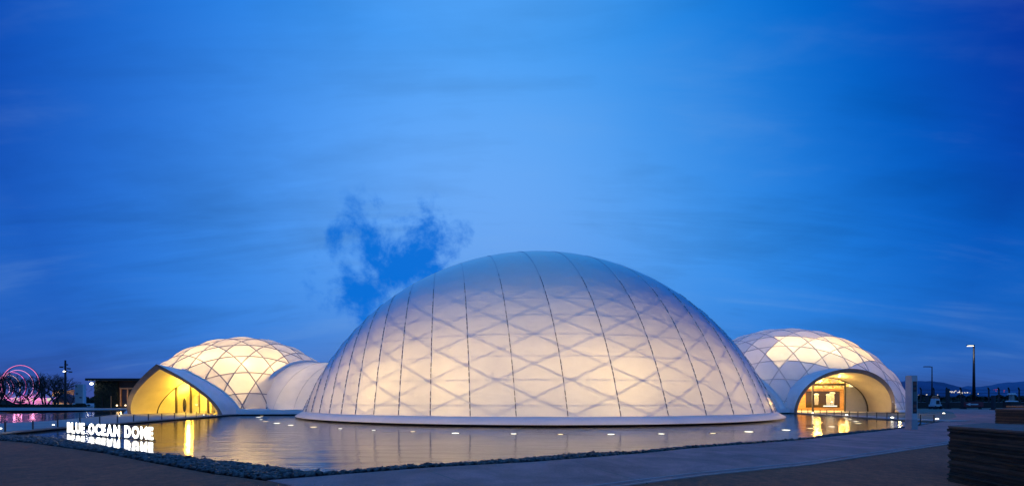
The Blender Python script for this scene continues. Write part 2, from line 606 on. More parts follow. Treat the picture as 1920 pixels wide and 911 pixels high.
# ------------------------------------------------------------------ pebble margin
def interp(px, pts):
    xs = [p[0] for p in pts]
    ys = [p[1] for p in pts]
    return np.interp(px, xs, ys)


UP = [(-400, 800), (0, 812), (120, 820), (250, 843), (330, 851), (400, 860), (480, 868), (560, 879), (605, 887), (640, 884), (700, 877), (760, 871), (860, 866.5), (940, 861), (1000, 856), (1100, 847), (1180, 846), (1250, 839.5), (1370, 831), (1500, 822.5), (1560, 813), (1620, 807), (1700, 801), (1775, 788.5)]
LO = [(-400, 814), (0, 825.5), (60, 830.5), (200, 850.5), (290, 868.5), (400, 888.5), (500, 901.5), (600, 893.5), (800, 877.5), (1000, 866.5), (1200, 850.5), (1300, 840.5), (1500, 825.5), (1700, 802.5), (1775, 789.5)]
n = 330000
X = RNG.uniform(-25, 30, n)
Y = RNG.uniform(6.6, 28, n)
PX = CX + F * X / Y
PY = HZ + F * (EYE - 0.02) / Y
up, lo = interp(PX, UP), interp(PX, LO)
tt = (PY - up) / np.maximum(lo - up, 0.5)
stray = RNG.random(n) < 0.05
ok = (((tt > 0) & (tt < 1.0)) | (stray & (tt > -0.22) & (tt < 0.2) & (PY > up - 5))) & (PX > -60) & (PX < 1775)
ok &= ~((tt < 0.12) & (PX > 100) & (PX < 310))
X, Y, tt = X[ok], Y[ok], tt[ok]
ico_v = np.array([(0, 0, -1), (.72, -.53, -.45), (-.28, -.85, -.45), (-.89, 0, -.45), (-.28, .85, -.45), (.72, .53, -.45), (.28, -.85, .45), (-.72, -.53, .45), (-.72, .53, .45), (.28, .85, .45), (.89, 0, .45), (0, 0, 1)])
ico_f = np.array([(0, 1, 2), (1, 0, 5), (0, 2, 3), (0, 3, 4), (0, 4, 5), (1, 5, 10), (2, 1, 6), (3, 2, 7), (4, 3, 8), (5, 4, 9), (1, 10, 6), (2, 6, 7), (3, 7, 8), (4, 8, 9), (5, 9, 10), (6, 10, 11), (7, 6, 11), (8, 7, 11), (9, 8, 11), (10, 9, 11)])
k = len(X)
siz = (0.022 + 0.056 * RNG.random(k) ** 1.9)[:, None, None]
V = ico_v[None] * (1 + RNG.normal(0, 0.18, (k, 12, 1))) * siz * np.stack([RNG.uniform(.8, 1.35, k), RNG.uniform(.75, 1.2, k), RNG.uniform(.5, .8, k)], 1)[:, None, :]
a = RNG.uniform(0, 2 * PI, k)
ca, sa = np.cos(a)[:, None], np.sin(a)[:, None]
V = np.stack([V[:, :, 0] * ca - V[:, :, 1] * sa, V[:, :, 0] * sa + V[:, :, 1] * ca, V[:, :, 2] + V[:, :, 0] * RNG.normal(0, .3, (k, 1))], 2)
zz = -0.015 + np.clip(tt, 0, 1) * 0.05 + RNG.uniform(0, 0.045, k) * np.clip(tt * 2, 0.1, 1)
V += np.stack([X, Y, zz], 1)[:, None, :]
pf = (ico_f[None] + (np.arange(k) * 12)[:, None, None]).reshape(-1, 3)
me = bpy.data.meshes.new('pebbles')
me.vertices.add(k * 12)
me.vertices.foreach_set('co', V.reshape(-1))
me.loops.add(len(pf) * 3)
me.loops.foreach_set('vertex_index', pf.reshape(-1))
me.polygons.add(len(pf))
me.polygons.foreach_set('loop_start', np.arange(len(pf)) * 3)
me.update()
me.validate()
me.materials.append(M_STONE)
peb = bpy.data.objects.new('pebbles', me)
COL.objects.link(peb)
tag(peb, 'dark angular stones heaped along the edge of the pond', 'pebbles', kind='stuff')

# ------------------------------------------------------------------ main dome
BC, BR, BZ = Vector((2.38, 46.13, 0)), 24.85, -7.9        # sphere centre and radius
ZB = 0.53
TH = math.radians(9.5)
EX, EY = Vector((math.cos(TH), math.sin(TH), 0)), Vector((-math.sin(TH), math.cos(TH), 0))
dome = thing('main_dome', (BC.x, BC.y, 0), 'huge white fabric dome glowing warm from within, in the middle of the pond', 'dome')
MB().lathe([(22.9, ZB), (23.35, ZB + 0.02), (23.45, ZB - 0.02), (24.02, 0.155), (24.02, 0.115), (23.28, 0.11)], (BC.x, BC.y), 160).build('plinth', M_SKIRT, dome, True)
MB().lathe([(23.3, -0.2), (23.3, 0.2)], (BC.x, BC.y), 120).build('shadow_gap', M_BLACK, dome, True)
offs = [0, 3.08, 5.95, 8.5, 10.8, 12.75, 14.4, 15.75, 16.9, 18.0, 19.05, 20.1, 21.1, 22.1]
cuts = sorted([-q for q in offs[1:]] + offs)
DZ = ZB - BZ


def dome_pt(x, t, dr=0.0):
    """t in -1..1 runs over the dome inside the upright plane at x"""
    r2 = BR * BR - x * x
    r = math.sqrt(r2)
    gm = math.acos(min(1.0, DZ / r))
    g = gm * t
    p = EX * x + EY * (math.sin(g) * r) + Vector((0, 0, math.cos(g) * r))
    if dr:
        p = p * (1 + dr / BR)
    return BC + Vector((0, 0, BZ)) + p


XE = math.sqrt(BR * BR - DZ * DZ) - 0.02
lim = [-XE] + cuts + [XE]
for i in range(len(lim) - 1):
    rows = []
    m_ = 7
    for q in range(m_ + 1):
        x = lim[i] + (lim[i + 1] - lim[i]) * q / m_
        bul = 0.015 * math.sin(PI * q / m_)
        rows.append([dome_pt(x, -1 + 2 * j / 96, bul if 0 < j < 96 else 0) for j in range(97)])
    MB().grid(rows).build('membrane_panel', M_MEMB, dome, True)
for x in cuts:
    mb = MB()
    rows = [[], [], [], []]
    for j in range(97):
        t = -1 + 2 * j / 96
        for kk, (dx, dr_) in enumerate(((-0.022, 0.004), (-0.016, 0.03), (0.016, 0.03), (0.022, 0.004))):
            rows[kk].append(dome_pt(max(-XE, min(XE, x + dx)), t, dr_))
    mb.grid(rows)
    sm = mb.build('seam', M_SEAM, dome, True)
    cl = MB()
    r = math.sqrt(BR * BR - x * x)
    L = math.acos(DZ / r) * r
    nn = max(3, int(L * 2 / 0.42))
    for j in range(nn):
        t = -1 + 2 * (j + 0.5) / nn
        if dome_pt(x, t).z > 10.6 + 0.4 * math.sin(x * 3):
            continue
        if j % 5 == 4:
            continue
        p0, p1 = dome_pt(x, t - 0.30 / L / 2, 0.04), dome_pt(x, t + 0.30 / L / 2, 0.04)
        cl.tube([p0, p1], 0.024, 4)
    if cl.v:
        tag(cl.build('clamp_row', M_CLAMP, sm), kind='stuff')

# tube lattice just inside the fabric, made part transparent to soften its shadow lines
M_FAINT = bpy.data.materials.new("lattice_faint")
M_FAINT.use_nodes = True
_t = N(M_FAINT.node_tree)
_a = _t.n('ShaderNodeBsdfTransparent')
_b = _t.n('ShaderNodeBsdfDiffuse')
_b.inputs[0].default_value = (0.35, 0.33, 0.36, 1)
_m = _t.n('ShaderNodeMixShader')
_m.inputs[0].default_value = 0.27
_t.l(_a.outputs[0], _m.inputs[1])
_t.l(_b.outputs[0], _m.inputs[2])
_o = _t.n('ShaderNodeOutputMaterial')
_t.l(_m.outputs[0], _o.inputs[0])
lat = MB()


def bpt(az, z, dr):
    rr = BR + dr
    r = math.sqrt(max(0.01, rr * rr - (z - BZ) ** 2))
    return Vector((BC.x + r * math.cos(az), BC.y + r * math.sin(az), z))


NL = 32
stepa = 2 * PI / NL
zrow = [0.62]
z = 0.62
while z < 10.6:
    r = math.sqrt(BR * BR - (z - BZ) ** 2)
    slope = (z - BZ) / BR            # how far the wall leans
    z += (1.06 + 0.012 * z) * math.sqrt(1 - slope * slope)
    zrow.append(z)


def zat(u):
    i = int(min(max(u, 0), len(zrow) - 2))
    return zrow[i] + (zrow[i + 1] - zrow[i]) * (u - i)


for sgn in (-1, 1):
    for i in range(NL):
        pts = []
        for j in range((len(zrow) - 1) * 3 + 1):
            u = j / 3
            pts.append(bpt(i * stepa + sgn * u * stepa / 2 + 0.05, zat(u), -0.080))
        lat.tube(pts, 0.075, 8)
for u in np.arange(0.55, len(zrow) - 1, 1.5):
    lat.tube([bpt(2 * PI * q / 180, zat(u), -0.047) for q in range(181)], 0.042, 8)
tag(lat.build('lattice_frame', M_FAINT, dome, True), kind='stuff')
MB().lathe([(0.01, 0.40), (20.5, 0.40), (20.5, 0.14), (23.2, 0.13)], (BC.x, BC.y), 96).build('floor', mat("interior_floor", (0.5, 0.45, 0.4), 0.6), dome)
MB().lathe([(14.4, 0.40), (14.4, 3.6), (12.6, 3.8), (9.0, 7.2), (0.01, 7.6)], (BC.x, BC.y), 64).build('gallery_wall', mat("gallery_white", (0.62, 0.50, 0.42), 0.7), dome, True)
for i in range(26):
    az = 2 * PI * (i + 0.35) / 26
    pw = 0.45 + 1.25 * random.random()
    lamp('interior_lamp', dome, (BC.x + 19.7 * math.cos(az), BC.y + 19.7 * math.sin(az), 1.0), 860 * pw, (1.0, 0.70, 0.28), 1.0)
MB().grid([[Vector((BC.x + r_ * math.cos(q * PI / 40), BC.y + r_ * math.sin(q * PI / 40), z_)) for q in range(81)] for r_, z_ in
           [(math.sqrt((BR - 2.6) ** 2 - (z_ - BZ) ** 2), z_) for z_ in (4.2, 5.0, 5.8, 6.7, 7.6, 8.5, 9.4, 10.4, 11.4, 12.4, 13.4, 14.1)] + [(0.01, 14.3)]]).build('light_blocker', M_LATT, dome, True)  # unseen dark cap, added to keep lamp light off the crown
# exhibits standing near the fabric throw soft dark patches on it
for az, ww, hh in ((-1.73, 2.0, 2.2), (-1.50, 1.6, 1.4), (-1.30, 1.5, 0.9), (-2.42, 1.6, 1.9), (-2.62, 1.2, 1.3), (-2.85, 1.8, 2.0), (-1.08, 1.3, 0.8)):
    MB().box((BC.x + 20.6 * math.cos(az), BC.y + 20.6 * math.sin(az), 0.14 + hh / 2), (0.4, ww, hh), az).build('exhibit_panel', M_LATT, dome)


# ------------------------------------------------------------------ panelled side domes
def clip_poly(poly, rmax, n=72):
    out = poly
    for i in range(n):
        a = 2 * PI * i / n
        nx, ny = math.cos(a), math.sin(a)
        res = []
        for j in range(len(out)):
            p, q = out[j], out[(j + 1) % len(out)]
            dp, dq = p[0] * nx + p[1] * ny - rmax, q[0] * nx + q[1] * ny - rmax
            if dp <= 0:
                res.append(p)
            if (dp < 0 < dq) or (dq < 0 < dp):
                s = dp / (dp - dq)
                res.append((p[0] + (q[0] - p[0]) * s, p[1] + (q[1] - p[1]) * s))
        out = res
        if len(out) < 3:
            return []
    return out


def side_dome(root, C, rho, z0, zb, a, rot, keep, panel_mat, bulge=0.2, skip_line=None, shift=(0, 0), cable_r=0.05, line_mat=None):
    smax = rho * math.acos((zb - z0) / rho)
    cr, sr = math.cos(rot), math.sin(rot)

    def pos(u, v, dr=0.0):
        s = math.hypot(u, v)
        th = s / rho
        if s < 1e-9:
            dx, dy = 0.0, 0.0
        else:
            x, y = u * cr - v * sr, u * sr + v * cr
            dx, dy = x / s * math.sin(th), y / s * math.sin(th)
        return Vector((C.x + (rho + dr) * dx, C.y + (rho + dr) * dy, z0 + (rho + dr) * math.cos(th)))

    cells = []
    N_ = int(smax / a) + 3
    for i in range(-N_, N_ + 1):
        for j in range(-N_, N_ + 1):
            cx_, cy_ = 2 * a * (i + j * 0.5) + shift[0], 2 * a * j * math.sqrt(3) / 2 + shift[1]
            if math.hypot(cx_, cy_) > smax + 3 * a:
                continue
            hexa = [(cx_ + a * math.cos(PI / 3 * q), cy_ + a * math.sin(PI / 3 * q)) for q in range(6)]
            cells.append(('hex', hexa))
            for q in (0, 1):
                p, r_ = hexa[q], hexa[q + 1]
                s3 = math.sqrt(3) / 2
                cells.append(('tri', [p, (p[0] + a * math.cos(PI / 3 * (q + 0)), p[1] + a * math.sin(PI / 3 * (q + 0))) if False else (p[0] + r_[0] - cx_, p[1] + r_[1] - cy_), r_]))
    for kind, poly in cells:
        poly = clip_poly(poly, smax)
        if len(poly) < 3:
            continue
        area = 0.5 * abs(sum(poly[q][0] * poly[(q + 1) % len(poly)][1] - poly[(q + 1) % len(poly)][0] * poly[q][1] for q in range(len(poly))))
        if area < 0.03:
            continue
        c = (sum(p[0] for p in poly) / len(poly), sum(p[1] for p in poly) / len(poly))
        # ring of points along the edges
        edge = []
        for q in range(len(poly)):
            p, r_ = poly[q], poly[(q + 1) % len(poly)]
            k_ = max(1, int(round(math.hypot(r_[0] - p[0], r_[1] - p[1]) / (a / 3))))
            for s in range(k_):
                edge.append((p[0] + (r_[0] - p[0]) * s / k_, p[1] + (r_[1] - p[1]) * s / k_))
        R = 5
        h = bulge * (0.55 if kind == 'tri' else 1.0) * min(1.0, area / (1.2 * a * a) + 0.3)
        vs, fs = [], []
        ne = len(edge)
        for r_ in range(R):
            s = r_ / R
            for p in edge:
                vs.append(pos(p[0] + (c[0] - p[0]) * s, p[1] + (c[1] - p[1]) * s, h * (1 - (1 - s) ** 2.2)))
        vs.append(pos(c[0], c[1], h))
        for r_ in range(R - 1):
            for q in range(ne):
                fs.append((r_ * ne + q, r_ * ne + (q + 1) % ne, (r_ + 1) * ne + (q + 1) % ne, (r_ + 1) * ne + q))
        for q in range(ne):
            fs.append(((R - 1) * ne + q, (R - 1) * ne + (q + 1) % ne, R * ne))
        if keep is not None:
            fs = [f for f in fs if all(keep(vs[q]) for q in f)]
        if not fs:
            continue
        used = sorted({q for f in fs for q in f})
        mp_ = {q: i for i, q in enumerate(used)}
        mb = MB()
        mb.add([vs[q] for q in used], [tuple(mp_[q] for q in f) for f in fs])
        mb.build('film_panel', panel_mat(pos(c[0], c[1]), kind, c), root, True)
    # the profile lines between panels
    for fam in range(3):
        an = math.radians(30 + 60 * fam)
        nx, ny = math.cos(an), math.sin(an)
        sh = shift[0] * nx + shift[1] * ny
        K = int(smax / (math.sqrt(3) * a)) + 2
        for kk in range(-K, K + 1):
            off = (kk + 0.5) * math.sqrt(3) * a + sh
            if abs(off) >= smax - 0.05:
                continue
            half = math.sqrt(smax * smax - off * off)
            mb = MB()
            run = []
            m_ = max(8, int(half * 2 / 0.45))
            for q in range(m_ + 1):
                t = -half + 2 * half * q / m_
                p = pos(nx * off - ny * t, ny * off + nx * t, 0.03)
                if keep is None or keep(p):
                    run.append(p)
                else:
                    if len(run) > 1:
                        mb.tube(run, cable_r, 5)
                    run = []
            if len(run) > 1:
                mb.tube(run, cable_r, 5)
            if mb.v:
                mb.build('frame_line', line_mat or M_CABLE, root, True)
    return pos


def arch_uv(mid, across, axis, hw, H, lean, expo, n=40, thick=0.0, z0=0.1, power=1.0):
    """pointed or round arch outline from one foot over the top to the other foot"""
    pts = []
    for i in range(n + 1):
        u = -1 + 2 * i / n
        # parameter along the arch: equal steps in angle
        a = PI * (i / n)
        if expo is None:
            s, tau = -math.cos(a), math.sin(a) ** power
        else:
            v = 1 - abs(u)
            tau = v ** 0.92
            s = (1 - tau ** expo) * (-1 if u < 0 else 1)
        hw2, H2 = hw + thick, H + thick
        p = mid + across * (s * hw2) + axis * (lean * tau)
        pts.append(Vector((p.x, p.y, z0 + H2 * tau)))
    return pts


def glazing(root, mid, across, hw, H, expo, z0, posts, transom, rail_w=0.07, power=1.0, axis=Vector((0, -1, 0))):
    """glass end wall: one pane per bay, the frame members as parts"""
    outline = arch_uv(mid, across, axis, hw, H, 0.0, expo, 60, 0, z0, power)
    ss = [(p - mid).dot(across) for p in outline]

    def top(s):
        return float(np.interp(s, ss, [p.z for p in outline]))
    MB().tube(outline, rail_w, 6).build('arch_frame', M_MULL, root, True)
    allp = [-hw] + posts + [hw]
    for s in posts:
        b = mid + across * s
        MB().box((b.x, b.y, (z0 + top(s)) / 2), (0.13, 0.16, top(s) - z0), math.atan2(across.y, across.x)).build('mullion', M_MULL, root)
    for i in range(len(allp) - 1):
        a0, a1 = allp[i] + 0.07, allp[i + 1] - 0.07
        vs, fs = [], []
        m_ = 14
        for q in range(m_ + 1):
            s = a0 + (a1 - a0) * q / m_
            b = mid + across * s
            zt = max(z0 + 0.02, top(s) - 0.05)
            for d in (-0.01, 0.01):
                for zz_ in (z0, zt):
                    vs.append((b.x + axis.x * d, b.y + axis.y * d, zz_))
        for q in range(m_):
            o = q * 4
            fs += [(o, o + 4, o + 5, o + 1), (o + 2, o + 3, o + 7, o + 6), (o + 1, o + 5, o + 7, o + 3)]
        MB().add(vs, fs).build('glass_pane', M_GLASS, root)
    if transom:
        s0, s1, zt, hh = transom
        b = mid + across * ((s0 + s1) / 2)
        MB().box((b.x, b.y, zt), (s1 - s0 - 0.14, 0.2, hh), math.atan2(across.y, across.x)).build('transom', M_MULL, root)
    return outline


def hood(root, front, back, thick, axis):
    """thick shell lofted from the front arch to the back arch: outside, rim and inside"""
    def rows_of(fr, bkk, m_=10):
        return [[f + (b - f) * (q / m_) for f, b in zip(fr, bkk)] for q in range(m_ + 1)]
    return rows_of


# ---- left dome
AC, AR, AZ = Vector((-32.39, 50.0, 0)), 11.4, -2.36
ldome = thing('left_dome', (AC.x, AC.y, 0), 'smaller dome of bright puffed panels at the left behind the pointed entrance hood', 'dome')
a_axis = Vector((-0.117, -0.993, 0)).normalized()
a_acr = Vector((-a_axis.y, a_axis.x, 0))
if a_acr.x < 0:
    a_acr = -a_acr
a_mid = Vector((-32.9, 39.2, 0))
HA_HW, HA_H = 5.15, 4.78


def a_inside(p, grow=0.0):
    d = p - a_mid
    s, t = d.dot(a_acr), -d.dot(a_axis)
    if t > 6.0:
        return False
    tau = 1 - abs(s) / (HA_HW + grow)
    if tau <= 0:
        return False
    return p.z < 0.1 + (HA_H - 0.55 + grow) * (tau ** (1 / 1.8))


def a_tunnel(p):
    return p.x > -27.5 and abs(p.y - 49.0) < 6.5 and p.z < 5.0 * math.sqrt(max(0, 1 - ((p.y - 49.0) / 6.6) ** 2))


def a_keep(p):
    return not a_inside(p) and not (p.x > -25.6 and a_tunnel(p))


def a_panel(c, kind, uv):
    # the panels facing the main dome, beyond one of the profile lines, are lined
    return M_LINED if uv[0] * 0.866 + uv[1] * 0.5 > -0.45 else M_CUSH


a_rot = math.atan2(-0.84, 0.54) + PI / 2
side_dome(ldome, AC, AR, AZ, 0.62, 1.46, a_rot, a_keep, a_panel, 0.22, shift=(0.5, 0.7), cable_r=0.055)
MB().lathe([(10.7, 0.62), (11.0, 0.64), (11.1, 0.60), (11.45, 0.18), (11.45, 0.12), (11.0, 0.115)], (AC.x, AC.y), 96, math.radians(-69), math.radians(241)).build('plinth', M_WHITE, ldome, True)
MB().lathe([(10.9, -0.2), (10.9, 0.13)], (AC.x, AC.y), 80, math.radians(-69), math.radians(241)).build('shadow_gap', M_BLACK, ldome, True)
# hood
lf = arch_uv(a_mid, a_acr, a_axis, HA_HW, HA_H, 1.75, 1.8, 48)
lin = arch_uv(a_mid, a_acr, a_axis, HA_HW - 0.42, HA_H - 0.48, 1.45, 1.8, 48)
a_midb = a_mid - a_axis * 3.4 + a_acr * 0.1
lb = arch_uv(a_mid - a_axis * 1.7 + a_acr * 0.1, a_acr, a_axis, HA_HW + 0.35, HA_H - 0.35, 0.9, 1.8, 48)
MB().grid([[f + (b - f) * (q / 8) for f, b in zip(lf, lb)] for q in range(9)]).build('hood_shell', M_SHELL, ldome, True)
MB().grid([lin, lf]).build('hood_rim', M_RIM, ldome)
lib = arch_uv(a_mid - a_axis * 2.7, a_acr, a_axis, HA_HW - 0.35, HA_H - 0.60, 0.0, 1.8, 48)
MB().grid([[f + (b - f) * (q / 8) for f, b in zip(lin, lib)] for q in range(9)]).build('soffit', M_SOFFIT, ldome, True)
MB().tube([p + Vector((0, 0, 0.05)) for p in lb], 0.10, 6).build('hood_trim', M_WHITE, ldome, True)
g_mid = a_mid - a_axis * 2.6
glazing(ldome, g_mid, a_acr, HA_HW - 0.38, HA_H - 0.62, 1.8, 0.15, [-2.55, -0.85, 1.15, 2.75, 3.9], (-0.85, 1.15, 3.1, 0.12), 0.06, axis=a_axis)
v0 = arch_uv(g_mid - a_axis * 0.10, a_acr, a_axis, HA_HW - 0.38, HA_H - 0.62, 0.0, 1.8, 40, 0, 0.15)
v1 = arch_uv(a_mid - a_axis * 5.9, a_acr, a_axis, HA_HW - 0.38, HA_H - 0.62, 0.0, 1.8, 40, 0, 0.15)
# interior: floor, back wall, partitions, counter with bottles
M_INT = mat("interior_white", (0.72, 0.66, 0.52), 0.6, var=0.04)
MB().lathe([(0.01, 0.14), (10.9, 0.14)], (AC.x, AC.y), 64).build('floor', M_INT, ldome)
aa = math.atan2(a_acr.y, a_acr.x)
MB().grid([v0, v1]).build('vault', M_INT, ldome, True)
MB().add(v1, [tuple(range(len(v1)))]).build('back_wall', M_INT, ldome)
fold = MB()
for i in range(5):
    q = a_mid - a_axis * (4.2 + 0.3 * (i % 2)) + a_acr * (-0.6 + i * 0.5)
    fold.box((q.x, q.y, 1.9), (0.06, 1.2, 3.5), aa + 0.9)
fold.build('partition', M_INT, ldome)
shelf = MB()
for i in range(4):
    q = a_mid - a_axis * 5.2 + a_acr * 3.1
    shelf.box((q.x, q.y, 0.6 + i * 0.5), (2.4, 0.4, 0.05), aa)
shelf.build('shelf', M_WOOD, ldome)
bt = MB()
for i in range(4):
    for j in range(5):
        q = a_mid - a_axis * 5.1 + a_acr * (2.1 + j * 0.48)
        bt.tube([(q.x, q.y, 0.63 + i * 0.5), (q.x, q.y, 0.86 + i * 0.5)], 0.07, 6)
tag(bt.build('bottle', mat("shelf_goods", (0.25, 0.14, 0.06), 0.4), ldome), kind='stuff')
q = a_mid - a_axis * 3.0 + a_acr * -2.0
MB().blob((q.x, q.y, 1.0), (0.16, 0.16, 0.75), 8, 8).build('dark_figure', M_DARKST, ldome, True)
for s_ in (0.05, 0.25):
    q = g_mid + a_axis * 0.06 + a_acr * s_
    MB().tube([(q.x, q.y, 0.8), (q.x, q.y, 2.0)], 0.03, 6).build('door_handle', M_DARKST, ldome)
q = g_mid + a_acr * 0.15
MB().box((q.x, q.y, 1.6), (0.05, 0.08, 2.9), aa).build('door_stile', M_MULL, ldome)
q = a_mid - a_axis * 2.45 + a_acr * -0.85
sl = MB().blob((q.x, q.y - 0.1, 3.22), (0.16, 0.16, 0.16), 10, 8).build('spotlight', emission("spot_yellow", (1.0, 0.75, 0.22), 8), ldome, True)
q = a_mid - a_axis * 2.3 + a_acr * -0.2
MB().box((q.x, q.y, 3.42), (0.55, 0.3, 0.35), aa).build('speaker_box', M_DARKST, ldome)
YEL = (1.0, 0.60, 0.06)
p = a_mid - a_axis * 4.0
lamp('hall_lamp', ldome, (p.x + 0.3, p.y, 3.4), 1300, YEL, 0.3)
lamp('hall_lamp', ldome, (p.x - 2.2, p.y, 2.1), 600, YEL, 0.3)
lamp('hall_lamp', ldome, (p.x + 2.4, p.y, 2.1), 700, YEL, 0.3)
p = a_mid - a_axis * 2.1 + a_acr * -0.6
lamp('porch_lamp', ldome, (p.x, p.y, 3.0), 300, YEL, 0.15)
p = a_mid + a_axis * 1.5 + a_acr * -4.3
lamp('foot_lamp', ldome, (p.x, p.y, 1.0), 30, (1.0, 0.70, 0.25), 0.1)
# lamps up under the panels
for az, r, zz_, pw in ((-150, 6.2, 4.9, 300), (-112, 6.6, 4.9, 340), (-72, 6.6, 4.9, 340), (-40, 6.0, 4.9, 200), (-130, 3.0, 5.6, 240), (-60, 3.0, 5.6, 240), (160, 6.0, 4.9, 160), (90, 6.0, 4.9, 140), (20, 6.0, 4.9, 90), (-95, 7.4, 5.0, 160), (-52, 9.0, 2.0, 190), (-36, 8.4, 2.6, 210), (-18, 8.8, 2.0, 120), (-44, 8.0, 4.3, 160), (-62, 8.0, 4.9, 160)):
    t = math.radians(az)
    lamp('panel_lamp', ldome, (AC.x + r * math.cos(t), AC.y + r * math.sin(t), zz_), pw * 1.35, (1.0, 0.68, 0.27), 0.5)


# ---- right dome
CC, CR, CZ = Vector((38.83, 59.0, 0)), 14.46, -2.77
rdome = thing('right_dome', (CC.x, CC.y, 0), 'white panelled dome at the right with a lit roof window above its round entrance', 'dome')
c_axis = Vector((0.02, -1.0, 0)).normalized()
c_acr = Vector((1, 0.02, 0)).normalized()
c_mid = Vector((38.0, 46.0, 0))
HC_HW, HC_H = 5.85, 4.95


def c_keep(p):
    d = p - c_mid
    s, t = d.dot(c_acr), -d.dot(c_axis)
    if t < 8.5 and abs(s) < HC_HW - 0.3:
        if p.z < 0.1 + (HC_H - 0.4) * math.sqrt(max(0, 1 - (s / (HC_HW - 0.3)) ** 2)):
            return False
    return True


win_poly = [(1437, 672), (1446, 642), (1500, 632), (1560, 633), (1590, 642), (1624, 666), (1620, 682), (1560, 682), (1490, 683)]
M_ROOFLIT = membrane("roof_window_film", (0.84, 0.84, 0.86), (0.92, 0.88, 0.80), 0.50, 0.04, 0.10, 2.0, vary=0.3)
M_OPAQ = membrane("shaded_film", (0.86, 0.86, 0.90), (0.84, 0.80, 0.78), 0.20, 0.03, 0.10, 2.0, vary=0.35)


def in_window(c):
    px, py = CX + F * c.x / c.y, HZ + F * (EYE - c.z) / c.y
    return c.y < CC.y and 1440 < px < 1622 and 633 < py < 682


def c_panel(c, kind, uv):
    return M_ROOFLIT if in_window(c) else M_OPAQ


c_rot = math.radians(-33.4)
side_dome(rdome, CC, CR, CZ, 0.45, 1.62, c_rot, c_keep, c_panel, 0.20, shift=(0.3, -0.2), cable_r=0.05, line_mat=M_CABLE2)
MB().lathe([(13.4, 0.45), (14.05, 0.46), (14.1, 0.42), (14.4, 0.2), (14.4, 0.12), (14.0, 0.115)], (CC.x, CC.y), 96, math.radians(-70), math.radians(243)).build('plinth', M_WHITE, rdome, True)
MB().lathe([(13.9, -0.2), (13.9, 0.13)], (CC.x, CC.y), 80, math.radians(-70), math.radians(243)).build('shadow_gap', M_BLACK, rdome, True)
cf = arch_uv(c_mid, c_acr, c_axis, HC_HW, HC_H, 0.9, None, 56, power=0.92)
cin = arch_uv(c_mid, c_acr, c_axis, HC_HW - 0.40, HC_H - 0.42, 0.7, None, 56, power=0.92)
cb = arch_uv(c_mid - c_axis * 3.0, c_acr, c_axis, HC_HW + 0.9, HC_H + 0.65, -2.6, None, 56, power=0.92)
MB().grid([[f + (b - f) * (q / 8) for f, b in zip(cf, cb)] for q in range(9)]).build('hood_shell', M_SHELL, rdome, True)
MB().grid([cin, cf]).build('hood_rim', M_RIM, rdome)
cib = arch_uv(c_mid - c_axis * 3.2, c_acr, c_axis, HC_HW - 0.2, HC_H - 0.75, 0.0, None, 56, power=0.92)
MB().grid([[f + (b - f) * (q / 8) for f, b in zip(cin, cib)] for q in range(9)]).build('soffit', M_SOFFIT, rdome, True)
gc = c_mid - c_axis * 3.1
glazing(rdome, gc, c_acr, HC_HW - 0.25, HC_H - 0.78, None, 0.15, [-1.25, 2.75], (-1.25, 2.75, 3.45, 0.28), 0.08, power=0.92, axis=c_axis)
MB().lathe([(0.01, 0.14), (13.8, 0.14)], (CC.x, CC.y), 64).build('floor', M_INT, rdome)
MB().box((gc.x + 4.35, gc.y + 0.25, 1.65), (3.0, 0.12, 3.0)).build('side_wall', M_INT, rdome)
MB().box((43.6, 57.5, 2.5), (13, 0.2, 4.7)).build('back_wall', M_INT, rdome)
M_AMB = mat("amber_wood", (0.50, 0.26, 0.09), 0.5, var=0.25, vscale=1.5, stretch=(1, 1, 4))
wd = MB().box((42.0, 55.0, 1.6), (6.6, 0.2, 2.9)).build('display_wall', M_AMB, rdome)
MB().box((42.4, 54.87, 1.65), (4.6, 0.06, 2.2)).build('display_window', mat("display_dark", (0.035, 0.022, 0.012), 0.15), wd)
pl = MB()
pl.box((43.2, 54.6, 0.75), (1.6, 0.36, 0.14))
pl.build('display_plinth', emission("plinth_light", (1.0, 0.9, 0.68), 2.2), wd)
for x, zt, r in ((41.3, 2.3, 0.34), (42.9, 2.25, 0.3), (43.45, 2.5, 0.4)):
    s_ = MB().blob((x, 54.55, zt), (r, 0.18, 0.16), 10, 6)
    for i in range(4):
        s_.tube([(x - 0.2 + i * 0.13, 54.55, zt - 0.06), (x - 0.22 + i * 0.15, 54.55, zt - 0.7), (x - 0.18 + i * 0.12, 54.55, 0.9)], 0.035, 5)
    s_.build('sculpture', mat("sculpture_glow", (0.85, 0.82, 0.72), 0.4, emit=(1.0, 0.85, 0.6), estr=0.25), wd, True)  # display light on the sculptures put in as a faint own glow
for i in range(6):
    b_ = MB()
    for j in range(2):
        x0 = 38.2 + i * 1.25
        b_.tube([(x0, 54.0, 3.15), (x0 + (1.5 if j else -1.5), 53.0, 4.3)], 0.10, 6)
    b_.build('timber_strut', M_WOOD, rdome)
MB().tube([(37.5, 54.0, 3.15), (46, 54.0, 3.15)], 0.14, 8).build('timber_beam', M_WOOD, rdome)
MB().box((44.4, 51.6, 1.95), (1.7, 0.7, 0.32)).box((44.4, 51.6, 0.95), (0.5, 0.4, 1.65)).build('counter', mat("counter_cream", (0.75, 0.62, 0.35), 0.5), rdome)
MB().box((43.6, 51.7, 2.95), (0.28, 0.28, 1.5)).build('lit_pillar', emission("pillar_light", (1.0, 0.8, 0.4), 1.8), rdome)
AMB = (1.0, 0.58, 0.13)
lamp('hall_lamp', rdome, (40.0, 52.6, 4.0), 1400, AMB, 0.4)
lamp('hall_lamp', rdome, (43.8, 52.6, 4.2), 1000, AMB, 0.4)
